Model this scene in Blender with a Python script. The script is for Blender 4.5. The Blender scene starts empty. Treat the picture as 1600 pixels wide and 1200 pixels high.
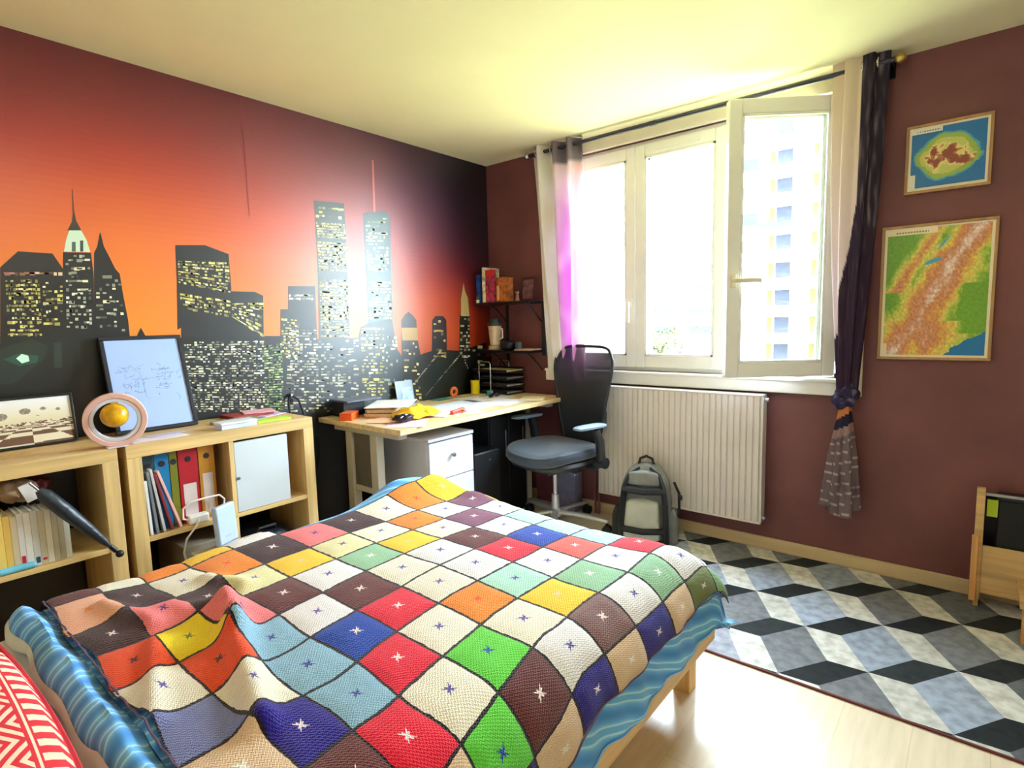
# Bedroom with a sunset-skyline wallpaper, a crochet-covered bed, a desk corner and an open window.
import bpy, math, random
from math import sin, cos, pi, radians, sqrt, exp, atan2
from mathutils import Vector, Matrix, noise
random.seed(11)
SC = bpy.context.scene
SKY_S, SUN_S, FILL_S, EXPO = 66.0, 34.0, 18.0, 0.0
COL = SC.collection

# ------------------------------------------------------------------ colour
def l1(c):
    c = c / 255.0
    return c / 12.92 if c <= 0.04045 else ((c + 0.055) / 1.055) ** 2.4
def lin(c): return (l1(c[0]), l1(c[1]), l1(c[2]), 1.0)
def sh(c, k): return tuple(max(0, min(255, v * k)) for v in c)
def mixc(a, b, t): return tuple(a[i] + (b[i] - a[i]) * t for i in range(3))

# ------------------------------------------------------------------ materials
def _base(name):
    m = bpy.data.materials.new(name); m.use_nodes = True
    nt = m.node_tree; b = nt.nodes['Principled BSDF']
    return m, nt, b
def _n(nt, t, **k):
    n = nt.nodes.new(t)
    for a, v in k.items(): setattr(n, a, v)
    return n
def _coord(nt, scale=(1, 1, 1), rot=(0, 0, 0)):
    tc = _n(nt, 'ShaderNodeTexCoord'); mp = _n(nt, 'ShaderNodeMapping')
    mp.inputs['Scale'].default_value = scale; mp.inputs['Rotation'].default_value = rot
    nt.links.new(tc.outputs['Object'], mp.inputs['Vector'])
    return mp.outputs['Vector']
def _bump(nt, b, src, strength, dist=0.01):
    bp = _n(nt, 'ShaderNodeBump'); bp.inputs['Strength'].default_value = strength
    bp.inputs['Distance'].default_value = dist
    nt.links.new(src, bp.inputs['Height']); nt.links.new(bp.outputs['Normal'], b.inputs['Normal'])
def _ramp(nt, fac, stops):
    r = _n(nt, 'ShaderNodeValToRGB'); e = r.color_ramp.elements
    while len(e) < len(stops): e.new(0.5)
    for i, (p, c) in enumerate(stops): e[i].position = p; e[i].color = lin(c)
    nt.links.new(fac, r.inputs['Fac']); return r.outputs['Color']
def mat(name, rgb, rough=0.5, metal=0.0, var=0.06, vs=9.0, bump=0.0, bs=250.0, spec=0.5, trans=0.0, alpha=1.0, emit=0.0, sheen=0.0, bd=0.002):
    m, nt, b = _base(name)
    b.inputs['Roughness'].default_value = rough; b.inputs['Metallic'].default_value = metal
    b.inputs['Specular IOR Level'].default_value = spec
    b.inputs['Transmission Weight'].default_value = trans; b.inputs['Alpha'].default_value = alpha
    b.inputs['Sheen Weight'].default_value = sheen
    v = _coord(nt)
    nz = _n(nt, 'ShaderNodeTexNoise'); nz.inputs['Scale'].default_value = vs; nz.inputs['Detail'].default_value = 4
    nt.links.new(v, nz.inputs['Vector'])
    c = _ramp(nt, nz.outputs['Fac'], [(0.3, sh(rgb, 1 - var)), (0.7, sh(rgb, 1 + var))])
    nt.links.new(c, b.inputs['Base Color'])
    if emit:
        nt.links.new(c, b.inputs['Emission Color']); b.inputs['Emission Strength'].default_value = emit
    if bump:
        n2 = _n(nt, 'ShaderNodeTexNoise'); n2.inputs['Scale'].default_value = bs; n2.inputs['Detail'].default_value = 2
        nt.links.new(v, n2.inputs['Vector']); _bump(nt, b, n2.outputs['Fac'], bump, bd)
    return m
def wood(name, rgb, rough=0.45, axis='y', var=0.12, spec=0.5):
    m, nt, b = _base(name); b.inputs['Roughness'].default_value = rough
    b.inputs['Specular IOR Level'].default_value = spec
    s = {'x': (1.2, 22, 22), 'y': (22, 1.2, 22), 'z': (22, 22, 1.2)}[axis]
    v = _coord(nt, s)
    nz = _n(nt, 'ShaderNodeTexNoise'); nz.inputs['Scale'].default_value = 1.6; nz.inputs['Detail'].default_value = 6
    nz.inputs['Distortion'].default_value = 0.6
    nt.links.new(v, nz.inputs['Vector'])
    c = _ramp(nt, nz.outputs['Fac'], [(0.3, sh(rgb, 1 - var)), (0.55, rgb), (0.75, sh(rgb, 1 + var * 0.6))])
    nt.links.new(c, b.inputs['Base Color']); return m
def vmat(name, rough=0.7, spec=0.4, bump=0.0, bs=300.0, bd=0.002, coat=0.0):
    m, nt, b = _base(name); b.inputs['Roughness'].default_value = rough
    b.inputs['Specular IOR Level'].default_value = spec; b.inputs['Coat Weight'].default_value = coat
    b.inputs['Coat Roughness'].default_value = 0.25
    a = _n(nt, 'ShaderNodeVertexColor', layer_name='Col')
    nt.links.new(a.outputs['Color'], b.inputs['Base Color'])
    if bump:
        n2 = _n(nt, 'ShaderNodeTexNoise'); n2.inputs['Scale'].default_value = bs
        nt.links.new(_coord(nt), n2.inputs['Vector']); _bump(nt, b, n2.outputs['Fac'], bump, bd)
    return m

M = {}
M['wallpaint'] = mat('maroon_wall_paint', (112, 64, 64), 0.62, var=0.10, vs=2.2, bump=0.25, bs=120)
M['white_paint'] = mat('white_paint', (228, 222, 210), 0.7, var=0.02, vs=3)
M['ceiling'] = mat('ceiling_paint', (238, 232, 190), 0.8, var=0.015, vs=2)
M['birch'] = wood('birch_veneer', (219, 184, 124), 0.4, 'y')
M['birch_z'] = wood('birch_veneer_upright', (221, 187, 128), 0.4, 'z')
M['desk'] = wood('pale_desk_laminate', (226, 198, 150), 0.35, 'y')
M['bedwood'] = wood('pine_bed_rail', (214, 172, 118), 0.5, 'y')
M['bedleg'] = wood('pine_bed_leg', (204, 160, 90), 0.5, 'z')
M['benchwood'] = wood('pine_bench', (206, 168, 112), 0.5, 'x')
M['benchleg'] = wood('orange_pine', (206, 148, 84), 0.5, 'z')
M['maplewood'] = wood('oak_frame', (176, 132, 84), 0.5, 'z')
M['baseboard'] = wood('pale_baseboard', (205, 180, 140), 0.45, 'x', var=0.05)
M['pvc'] = mat('white_pvc', (232, 230, 226), 0.3, var=0.01)
M['casing'] = mat('cream_casing', (226, 218, 196), 0.5, var=0.02)
M['radiator'] = mat('enamel_radiator', (214, 205, 200), 0.4, var=0.015)
M['black'] = mat('black_plastic', (22, 23, 27), 0.45, var=0.1)
M['blackmetal'] = mat('black_metal', (30, 28, 32), 0.4, 0.6)
M['chrome'] = mat('chrome', (205, 208, 214), 0.18, 1.0, var=0.01)
M['steel'] = mat('steel', (150, 152, 160), 0.3, 0.9, var=0.02)
M['greymetal'] = mat('grey_lacquered_steel', (188, 182, 168), 0.4, 0.0, var=0.02)
M['brass'] = mat('brass', (186, 160, 92), 0.3, 0.9)
M['charcoal'] = mat('charcoal_rod', (62, 60, 72), 0.35, 0.5)
M['cab_white'] = mat('white_cabinet', (206, 208, 218), 0.35, var=0.01)
M['chairfab'] = mat('dark_blue_seat_fabric', (40, 54, 72), 0.5, var=0.12, vs=40, bump=0.3, bs=900, sheen=0.3)
M['chairshell'] = mat('chair_shell', (26, 30, 38), 0.42)
M['armpad'] = mat('grey_arm_pad', (120, 140, 160), 0.35)
M['castalu'] = mat('polished_base', (196, 198, 206), 0.3, 0.55, var=0.01)
M['caster'] = mat('caster_rubber', (18, 18, 20), 0.6)

def mesh_fabric():
    m = bpy.data.materials.new('chair_mesh'); m.use_nodes = True; nt = m.node_tree
    b = nt.nodes['Principled BSDF']; out = nt.nodes['Material Output']
    b.inputs['Base Color'].default_value = lin((30, 34, 44)); b.inputs['Roughness'].default_value = 0.6
    t = _n(nt, 'ShaderNodeBsdfTransparent'); mx = _n(nt, 'ShaderNodeMixShader')
    mx.inputs['Fac'].default_value = 0.90
    nt.links.new(t.outputs[0], mx.inputs[1]); nt.links.new(b.outputs[0], mx.inputs[2])
    nt.links.new(mx.outputs[0], out.inputs['Surface']); return m
M['chairmesh'] = mesh_fabric()
def glass():
    m = bpy.data.materials.new('window_glass'); m.use_nodes = True; nt = m.node_tree
    out = nt.nodes['Material Output']; nt.nodes.remove(nt.nodes['Principled BSDF'])
    t = _n(nt, 'ShaderNodeBsdfTransparent'); t.inputs[0].default_value = (0.94, 0.97, 0.96, 1)
    g = _n(nt, 'ShaderNodeBsdfGlossy'); g.inputs['Roughness'].default_value = 0.02
    lw = _n(nt, 'ShaderNodeLayerWeight'); pw = _n(nt, 'ShaderNodeMath', operation='POWER'); pw.inputs[1].default_value = 5.0
    fr = _n(nt, 'ShaderNodeMath', operation='MULTIPLY_ADD'); fr.inputs[1].default_value = 0.9; fr.inputs[2].default_value = 0.03
    nt.links.new(lw.outputs['Facing'], pw.inputs[0]); nt.links.new(pw.outputs[0], fr.inputs[0])
    mx = _n(nt, 'ShaderNodeMixShader')
    nt.links.new(fr.outputs[0], mx.inputs['Fac'])
    nt.links.new(t.outputs[0], mx.inputs[1]); nt.links.new(g.outputs[0], mx.inputs[2])
    nt.links.new(mx.outputs[0], out.inputs['Surface']); return m
M['glass'] = glass()
def sheer(name, mixf):
    # thin curtain cloth: colour from the woven print, light comes partly through
    m = bpy.data.materials.new(name); m.use_nodes = True; nt = m.node_tree
    out = nt.nodes['Material Output']; nt.nodes.remove(nt.nodes['Principled BSDF'])
    a = _n(nt, 'ShaderNodeVertexColor', layer_name='Col')
    d = _n(nt, 'ShaderNodeBsdfDiffuse'); t = _n(nt, 'ShaderNodeBsdfTranslucent')
    mx = _n(nt, 'ShaderNodeMixShader'); mx.inputs['Fac'].default_value = mixf
    nt.links.new(a.outputs['Color'], d.inputs['Color']); nt.links.new(a.outputs['Color'], t.inputs['Color'])
    nt.links.new(d.outputs[0], mx.inputs[1]); nt.links.new(t.outputs[0], mx.inputs[2])
    nt.links.new(mx.outputs[0], out.inputs['Surface']); return m
M['curtain'] = sheer('printed_curtain_cloth', 0.17)

# ------------------------------------------------------------------ mesh builder
class MB:
    def __init__(s): s.v = []; s.f = []; s.c = []; s.uv = {}
    def add(s, vs, fs, col=None):
        o = len(s.v); s.v += [tuple(p) for p in vs]
        for f in fs: s.f.append(tuple(o + i for i in f)); s.c.append(col)
        return s
    def box(s, x0, x1, y0, y1, z0, z1, col=None, M4=None):
        vs = [Vector((x, y, z)) for x in (x0, x1) for y in (y0, y1) for z in (z0, z1)]
        if M4 is not None: vs = [M4 @ v for v in vs]
        return s.add(vs, [(0, 1, 3, 2), (4, 6, 7, 5), (0, 4, 5, 1), (2, 3, 7, 6), (0, 2, 6, 4), (1, 5, 7, 3)], col)
    def tube(s, pts, r, n=10, closed=False, col=None, flat=1.0):
        P = [Vector(p) for p in pts]; R = r if isinstance(r, (list, tuple)) else [r] * len(P)
        N = len(P); up = None; rings = []
        for i in range(N):
            if closed: d = P[(i + 1) % N] - P[i - 1]
            else: d = P[min(i + 1, N - 1)] - P[max(i - 1, 0)]
            d.normalize()
            if up is None: up = Vector((0, 0, 1)) if abs(d.z) < 0.9 else Vector((1, 0, 0))
            a = d.cross(up)
            if a.length < 1e-5: a = d.cross(Vector((0, 1, 0)))
            a.normalize(); b = a.cross(d).normalized(); up = b
            rings.append([P[i] + (a * cos(2 * pi * k / n) + b * sin(2 * pi * k / n) * flat) * R[i] for k in range(n)])
        o = len(s.v)
        for rg in rings: s.v += [tuple(p) for p in rg]
        L = N if closed else N - 1
        for i in range(L):
            j = (i + 1) % N
            for k in range(n):
                k2 = (k + 1) % n
                s.f.append((o + i * n + k, o + i * n + k2, o + j * n + k2, o + j * n + k)); s.c.append(col)
        if not closed:
            s.f.append(tuple(o + k for k in range(n))[::-1]); s.c.append(col)
            s.f.append(tuple(o + (N - 1) * n + k for k in range(n))); s.c.append(col)
        return s
    def cyl(s, p0, p1, r0, r1=None, n=18, col=None):
        return s.tube([p0, p1], [r0, r0 if r1 is None else r1], n, col=col)
    def lathe(s, prof, cx, cy, n=24, col=None, M4=None):
        o = len(s.v)
        for r, z in prof:
            for k in range(n):
                v = Vector((cx + r * cos(2 * pi * k / n), cy + r * sin(2 * pi * k / n), z))
                s.v.append(tuple(M4 @ v if M4 is not None else v))
        m = len(prof)
        for i in range(m - 1):
            for k in range(n):
                k2 = (k + 1) % n
                s.f.append((o + i * n + k, o + i * n + k2, o + (i + 1) * n + k2, o + (i + 1) * n + k)); s.c.append(col)
        s.f.append(tuple(o + k for k in range(n))[::-1]); s.c.append(col)
        s.f.append(tuple(o + (m - 1) * n + k for k in range(n))); s.c.append(col)
        return s
    def ell(s, c, r, nu=20, nv=12, col=None, e=1.0, M4=None):
        def P(x): return math.copysign(abs(x) ** e, x)
        o = len(s.v)
        for i in range(nv + 1):
            ph = -pi / 2 + pi * i / nv
            for k in range(nu):
                th = 2 * pi * k / nu
                v = Vector((c[0] + r[0] * P(cos(ph)) * P(cos(th)), c[1] + r[1] * P(cos(ph)) * P(sin(th)), c[2] + r[2] * P(sin(ph))))
                s.v.append(tuple(M4 @ v if M4 is not None else v))
        for i in range(nv):
            for k in range(nu):
                k2 = (k + 1) % nu
                s.f.append((o + i * nu + k, o + i * nu + k2, o + (i + 1) * nu + k2, o + (i + 1) * nu + k)); s.c.append(col)
        return s
    def grid(s, fn, nu, nv, cf=None, uvf=None, sm=False):
        o = len(s.v)
        for i in range(nu + 1):
            for j in range(nv + 1): s.v.append(tuple(fn(i / nu, j / nv)))
        for i in range(nu):
            for j in range(nv):
                a = o + i * (nv + 1) + j
                s.f.append((a, a + nv + 1, a + nv + 2, a + 1))
                if cf and sm: s.c.append([lin(cf(p, q_)) for p, q_ in ((i / nu, j / nv), ((i + 1) / nu, j / nv), ((i + 1) / nu, (j + 1) / nv), (i / nu, (j + 1) / nv))])
                else: s.c.append(cf((i + 0.5) / nu, (j + 0.5) / nv) if cf else None)
                if uvf: s.uv[len(s.f) - 1] = [uvf(i / nu, j / nv), uvf((i + 1) / nu, j / nv), uvf((i + 1) / nu, (j + 1) / nv), uvf(i / nu, (j + 1) / nv)]
        return s
    def prism(s, poly, ext, col=None):
        P = [Vector(p) for p in poly]; E = Vector(ext); n = len(P)
        vs = P + [p + E for p in P]
        fs = [tuple(range(n)), tuple(range(2 * n - 1, n - 1, -1))]
        for i in range(n):
            j = (i + 1) % n; fs.append((i, i + n, j + n, j))
        return s.add(vs, fs, col)
    def build(s, name, m, parent=None, loc=None, rotz=0.0, bev=0.0, sub=0, solid=0.0, ang=38, local=False, seg=2):
        me = bpy.data.meshes.new(name)
        vs = s.v
        if parent is not None:
            root = parent
            while root.parent: root = root.parent
            if not local:
                inv = (Matrix.Translation(root.location) @ Matrix.Rotation(root.rotation_euler.z, 4, 'Z')).inverted()
                vs = [tuple(inv @ Vector(v)) for v in vs]
        elif loc is not None and not local:
            inv = (Matrix.Translation(Vector(loc)) @ Matrix.Rotation(rotz, 4, 'Z')).inverted()
            vs = [tuple(inv @ Vector(v)) for v in vs]
        me.from_pydata(vs, [], s.f); me.validate(clean_customdata=False)
        if any(c is not None for c in s.c):
            at = me.color_attributes.new('Col', 'FLOAT_COLOR', 'CORNER'); i = 0
            buf = []
            for p, c in zip(me.polygons, s.c):
                if isinstance(c, list):
                    for q_ in c: buf += list(q_)
                    continue
                cc = lin(c) if c is not None and len(c) == 3 else (c or (1, 1, 1, 1))
                buf += list(cc) * p.loop_total
            at.data.foreach_set('color', buf)
        if s.uv:
            ul = me.uv_layers.new(name='UVMap')
            for p in me.polygons:
                q = s.uv.get(p.index)
                if q:
                    for li, t in zip(p.loop_indices, q): ul.data[li].uv = t
        o = bpy.data.objects.new(name, me); COL.objects.link(o)
        if m is not None: me.materials.append(m)
        me.polygons.foreach_set('use_smooth', [True] * len(me.polygons))
        me.set_sharp_from_angle(angle=radians(ang))
        if parent is not None: o.parent = parent
        elif loc is not None: o.location = loc; o.rotation_euler.z = rotz
        if solid:
            md = o.modifiers.new('thickness', 'SOLIDIFY'); md.thickness = solid; md.offset = 0
        if bev:
            md = o.modifiers.new('bevel', 'BEVEL'); md.width = bev; md.segments = seg; md.limit_method = 'ANGLE'; md.angle_limit = radians(40)
            md.harden_normals = False
        if sub:
            md = o.modifiers.new('smooth', 'SUBSURF'); md.levels = sub; md.render_levels = sub
        return o

def tag(o, label=None, cat=None, group=None, kind=None):
    if label: o['label'] = label
    if cat: o['category'] = cat
    if group: o['group'] = group
    if kind: o['kind'] = kind
    return o
def thing(name, label, cat, loc, rotz=0.0, group=None):
    o = bpy.data.objects.new(name, None); COL.objects.link(o)
    o.location = loc; o.rotation_euler = (0, 0, rotz); o.empty_display_size = 0.1
    return tag(o, label, cat, group)
def struct(name, mb, m, **k): return tag(mb.build(name, m, **k), kind='structure')
def bx(x0, x1, y0, y1, z0, z1, **k): return MB().box(x0, x1, y0, y1, z0, z1, **k)

# ------------------------------------------------------------------ camera
def camera():
    f, yaw, p, r = 880.7, 0.6955, -0.1088, -0.0249
    F = Vector((-sin(yaw) * cos(p), cos(yaw) * cos(p), sin(p)))
    R0 = Vector((cos(yaw), sin(yaw), 0)); U0 = R0.cross(F)
    R = R0 * cos(r) + U0 * sin(r); U = -R0 * sin(r) + U0 * cos(r)
    m = Matrix(((R.x, U.x, -F.x, 2.957), (R.y, U.y, -F.y, -3.2975), (R.z, U.z, -F.z, 1.3207), (0, 0, 0, 1)))
    cd = bpy.data.cameras.new('camera'); cd.sensor_width = 36; cd.lens = f / 1600 * 36; cd.clip_start = 0.03; cd.clip_end = 400
    o = bpy.data.objects.new('camera', cd); COL.objects.link(o); o.matrix_world = m; SC.camera = o
camera()

# ================================================================== THE SETTING
H = 2.5; XR = 4.5; YB = -4.7; T = 0.22
WX0, WX1, WZ0, WZ1 = 0.72, 2.40, 0.99, 2.41          # window opening
def floor_mat():
    m, nt, b = _base('pale_laminate_floor'); b.inputs['Roughness'].default_value = 0.24
    v = _coord(nt, (1, 1, 1), (0, 0, pi / 2))
    br = _n(nt, 'ShaderNodeTexBrick'); br.inputs['Scale'].default_value = 1.0
    br.inputs['Brick Width'].default_value = 1.2; br.inputs['Row Height'].default_value = 0.19
    br.inputs['Mortar Size'].default_value = 0.0012; br.inputs['Bias'].default_value = 0.0
    br.inputs['Color1'].default_value = lin((234, 220, 198)); br.inputs['Color2'].default_value = lin((229, 213, 189))
    br.inputs['Mortar'].default_value = lin((214, 196, 168))
    nt.links.new(v, br.inputs['Vector'])
    nz = _n(nt, 'ShaderNodeTexNoise'); nz.inputs['Scale'].default_value = 3; nz.inputs['Detail'].default_value = 6
    mp = _coord(nt, (14, 1.5, 1)); nt.links.new(mp, nz.inputs['Vector'])
    mx = _n(nt, 'ShaderNodeMix', data_type='RGBA', blend_type='MULTIPLY'); mx.inputs['Factor'].default_value = 0.35
    nt.links.new(br.outputs['Color'], mx.inputs[6])
    c = _ramp(nt, nz.outputs['Fac'], [(0.3, (215, 205, 195)), (0.7, (255, 255, 255))]); nt.links.new(c, mx.inputs[7])
    nt.links.new(mx.outputs[2], b.inputs['Base Color']); return m
struct('floor', bx(0, XR, YB, 0, -0.12, 0), floor_mat())
struct('ceiling', bx(-T, XR + T, YB - T, T, H, H + 0.2), M['ceiling'])
wl = struct('wall_left', bx(-T, 0, YB - T, T, -0.12, H), M['white_paint'])
struct('wall_right', bx(XR, XR + T, YB - T, T, -0.12, H), M['white_paint'])
struct('wall_front', bx(0, XR, YB - T, YB, -0.12, H), M['white_paint'])
w = MB(); w.box(0, WX0, 0, T, -0.12, H).box(WX1, XR, 0, T, -0.12, H).box(WX0, WX1, 0, T, -0.12, WZ0).box(WX0, WX1, 0, T, WZ1, H)
struct('wall_back', w, M['wallpaint'])
struct('baseboard_back', bx(0.0, 4.4, -0.016, 0.0, 0, 0.07), M['baseboard'], bev=0.004)
struct('baseboard_left', bx(0.0, 0.014, -4.6, -0.017, 0, 0.07), M['baseboard'], bev=0.004)

# ---- wallpaper mural on the left wall: sunset sky and lit night skyline
MURAL_P=[([(-2.902,1.017),(-2.85,1.583),(-2.791,1.649),(-2.682,1.649),(-2.653,1.589),(-2.703,0.989)],(27,22,20)),
([(-2.707,0.99),(-2.647,1.657),(-2.55,1.662),(-2.549,1.567),(-2.592,0.974)],(26,25,27)),
([(-2.643,1.66),(-2.632,1.708),(-2.617,1.751),(-2.578,1.756),(-2.561,1.715),(-2.552,1.665)],(205,225,200)),
([(-2.617,1.662),(-2.613,1.702),(-2.6,1.703),(-2.603,1.663)],(120,140,125)),
([(-2.588,1.664),(-2.584,1.71),(-2.573,1.711),(-2.577,1.665)],(80,100,90)),
([(-2.624,1.748),(-2.606,1.784),(-2.598,1.827),(-2.593,1.827),(-2.59,1.791),(-2.576,1.753)],(75,55,35)),
([(-2.6,1.824),(-2.594,1.919),(-2.591,1.919),(-2.594,1.825)],(150,50,20)),
([(-2.599,0.975),(-2.539,1.663),(-2.525,1.691),(-2.511,1.749),(-2.508,1.75),(-2.501,1.693),(-2.486,1.653),(-2.467,1.599),(-2.452,1.578),(-2.447,1.488),(-2.437,1.374),(-2.437,1.288),(-2.46,0.955)],(24,22,24)),
([(-2.417,1.287),(-2.39,1.339),(-2.368,1.285)],(45,30,20)),
([(-2.902,1.017),(-2.875,1.317),(-2.432,1.294),(-2.219,1.286),(-2.248,0.926)],(24,30,24)),
([(-2.892,1.13),(-2.879,1.268),(-2.779,1.301),(-2.73,1.273),(-2.745,1.221),(-2.854,1.126)],(42,66,48)),
([(-2.718,1.18),(-2.71,1.285),(-2.685,1.284),(-2.692,1.178)],(55,80,58)),
([(-2.641,1.187),(-2.634,1.269),(-2.612,1.267),(-2.619,1.186)],(42,58,44)),
([(-2.874,1.225),(-2.823,1.247),(-2.765,1.233),(-2.771,1.207),(-2.828,1.196)],(50,120,95)),
([(-2.835,1.227),(-2.816,1.244),(-2.797,1.235),(-2.795,1.214),(-2.819,1.206)],(200,245,215)),
([(-2.251,0.926),(-2.221,1.335),(-2.238,1.326),(-2.222,1.553),(-2.215,1.723),(-2.081,1.735),(-1.97,1.7),(-1.97,1.531),(-2.02,0.894)],(44,42,44)),
([(-2.023,0.894),(-1.972,1.514),(-1.849,1.514),(-1.806,1.495),(-1.845,0.869)],(46,44,44)),
([(-2.254,0.926),(-2.224,1.295),(-1.718,1.278),(-1.741,0.855)],(38,38,36)),
([(-1.756,0.857),(-1.714,1.424),(-1.67,1.424),(-1.661,1.55),(-1.496,1.556),(-1.514,0.823)],(58,68,76)),
([(-1.514,0.823),(-1.473,1.655),(-1.471,2.037),(-1.273,2.048),(-1.272,1.666),(-1.302,0.793)],(70,80,76)),
([(-1.194,0.778),(-1.141,1.398),(-1.14,2.009),(-0.963,2.044),(-0.935,2.008),(-0.952,1.376),(-0.985,0.749)],(95,125,130)),
([(-1.053,2.34),(-1.043,2.342),(-1.046,2.029),(-1.065,2.027)],(190,90,90)),
([(-1.535,0.826),(-1.505,1.252),(-1.221,1.249),(-1.203,1.312),(-1.145,1.338),(-0.958,1.368),(-0.928,1.167),(-0.878,1.1),(-0.845,0.729)],(64,80,88)),
([(-0.91,0.738),(-0.882,1.313),(-0.88,1.355),(-0.851,1.388),(-0.817,1.409),(-0.78,1.383),(-0.753,1.353),(-0.749,1.223),(-0.722,1.09),(-0.702,0.709)],(60,48,50)),
([(-0.882,1.22),(-0.883,1.304),(-0.751,1.301),(-0.744,1.214)],(170,130,50)),
([(-0.655,0.703),(-0.608,1.351),(-0.577,1.378),(-0.503,1.377),(-0.473,1.35),(-0.489,0.679)],(38,28,24)),
([(-0.385,0.665),(-0.336,1.385),(-0.235,1.385),(-0.249,0.646)],(40,34,34)),
([(-0.323,1.376),(-0.317,1.506),(-0.301,1.558),(-0.284,1.624),(-0.274,1.559),(-0.243,1.508),(-0.235,1.375)],(185,165,110)),
([(-0.995,0.75),(-0.824,1.088),(-0.697,1.124),(-0.577,1.144),(-0.335,1.122),(-0.06,1.172),(-0.084,0.623)],(24,32,28)),
([(-0.755,0.806),(-0.528,1.133),(-0.322,1.121),(-0.475,0.935),(-0.669,0.773)],(22,48,38)),
([(-0.485,0.749),(-0.234,1.107),(-0.092,1.109),(-0.105,0.651)],(15,20,18))]
MURAL_Z=[([(-2.842,1.566),(-2.655,1.576),(-2.656,1.557),(-2.838,1.549)],1,12,0.8,'r'),
([(-2.839,1.536),(-2.733,1.541),(-2.746,1.308),(-2.852,1.312)],14,14,0.72,'y'),
([(-2.725,1.533),(-2.658,1.536),(-2.675,1.351),(-2.738,1.352)],11,7,0.42,'y'),
([(-2.64,1.647),(-2.555,1.654),(-2.574,1.335),(-2.663,1.337)],18,9,0.42,'w'),
([(-2.54,1.568),(-2.45,1.572),(-2.452,1.317),(-2.562,1.321)],14,8,0.26,'w'),
([(-2.211,1.652),(-1.973,1.659),(-1.976,1.498),(-2.215,1.544)],9,22,0.6,'y'),
([(-2.213,1.499),(-1.979,1.466),(-1.985,1.378),(-2.216,1.42)],5,22,0.72,'y'),
([(-1.973,1.453),(-1.808,1.461),(-1.816,1.264),(-1.979,1.381)],8,14,0.55,'y'),
([(-2.215,1.267),(-1.82,1.257),(-1.842,0.869),(-2.22,0.922)],30,34,0.55,'w'),
([(-1.822,1.23),(-1.72,1.239),(-1.733,0.854),(-1.842,0.869)],28,9,0.75,'g'),
([(-1.66,1.505),(-1.512,1.508),(-1.514,1.472),(-1.663,1.47)],2,10,0.8,'w'),
([(-1.714,1.376),(-1.613,1.364),(-1.62,1.148),(-1.726,1.155)],14,9,0.55,'y'),
([(-1.67,1.312),(-1.497,1.307),(-1.522,0.824),(-1.733,0.854)],30,13,0.45,'w'),
([(-1.465,2.006),(-1.275,2.018),(-1.276,1.947),(-1.466,1.939)],3,9,0.45,'y'),
([(-1.467,1.917),(-1.277,1.928),(-1.27,1.836),(-1.461,1.829)],6,16,0.92,'y'),
([(-1.467,1.81),(-1.275,1.816),(-1.269,1.639),(-1.466,1.64)],10,16,0.85,'y'),
([(-1.465,1.597),(-1.267,1.598),(-1.272,1.251),(-1.48,1.259)],20,16,0.86,'y'),
([(-1.128,1.984),(-0.961,2.004),(-0.961,1.663),(-1.13,1.654)],15,10,0.55,'c'),
([(-1.124,1.596),(-0.954,1.602),(-0.959,1.356),(-1.139,1.358)],12,10,0.75,'c'),
([(-1.498,1.244),(-1.222,1.241),(-1.251,0.786),(-1.527,0.825)],26,15,0.34,'w'),
([(-1.203,1.312),(-1.023,1.307),(-1.05,0.863),(-1.217,0.882)],22,10,0.6,'y'),
([(-1.027,1.254),(-0.928,1.251),(-0.921,0.74),(-1.057,0.759)],20,8,0.25,'w'),
([(-0.872,1.207),(-0.756,1.202),(-0.73,0.736),(-0.882,0.756)],20,6,0.3,'y'),
([(-0.596,1.351),(-0.486,1.35),(-0.487,1.075),(-0.61,1.083)],12,5,0.4,'o'),
([(-0.33,1.362),(-0.236,1.361),(-0.243,1.059),(-0.351,1.066)],12,5,0.45,'w'),
([(-0.859,0.875),(-0.836,0.89),(-0.515,1.141),(-0.54,1.142)],26,1,0.95,'w'),
([(-0.702,0.831),(-0.684,0.838),(-0.323,1.103),(-0.343,1.104)],26,1,0.9,'w'),
([(-0.245,0.866),(-0.225,0.864),(-0.291,1.062),(-0.311,1.064)],10,2,0.5,'w'),
([(-0.211,1.154),(-0.075,1.148),(-0.093,0.75),(-0.229,0.766)],14,5,0.18,'w')]

SKYY = [-4.7, -3.1, -2.4, -1.7, -1.0, -0.6, -0.3, -0.12, 0.0]
SKYZ = [2.5, 2.3, 2.1, 1.9, 1.7, 1.5, 1.3, 0.9]
SKY = [
 [(120,22,40),(128,22,42),(128,26,48),(128,34,62),(98,26,62),(52,16,44),(26,12,34),(20,10,26),(18,10,24)],
 [(150,26,36),(152,28,38),(160,34,46),(156,46,66),(124,32,70),(70,18,56),(32,14,40),(24,12,30),(20,12,28)],
 [(196,46,30),(196,46,32),(208,56,42),(188,58,62),(160,48,72),(96,22,64),(44,14,44),(30,12,32),(26,12,30)],
 [(232,82,26),(234,86,28),(240,98,44),(226,84,58),(196,66,66),(120,24,54),(70,14,44),(44,12,34),(36,12,30)],
 [(250,116,34),(250,116,34),(252,124,44),(244,112,66),(226,96,66),(168,42,44),(110,20,38),(74,14,32),(60,12,30)],
 [(255,140,38),(255,140,36),(255,138,32),(252,126,52),(240,112,56),(214,78,30),(176,46,26),(128,28,24),(96,20,26)],
 [(255,150,34),(255,150,34),(255,148,28),(250,132,40),(236,112,40),(222,92,22),(200,66,16),(168,46,14),(140,38,16)],
 [(240,130,30),(240,130,30),(240,130,30),(240,120,40),(220,100,40),(200,80,24),(170,50,18),(150,40,16),(130,34,16)],
]
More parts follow.
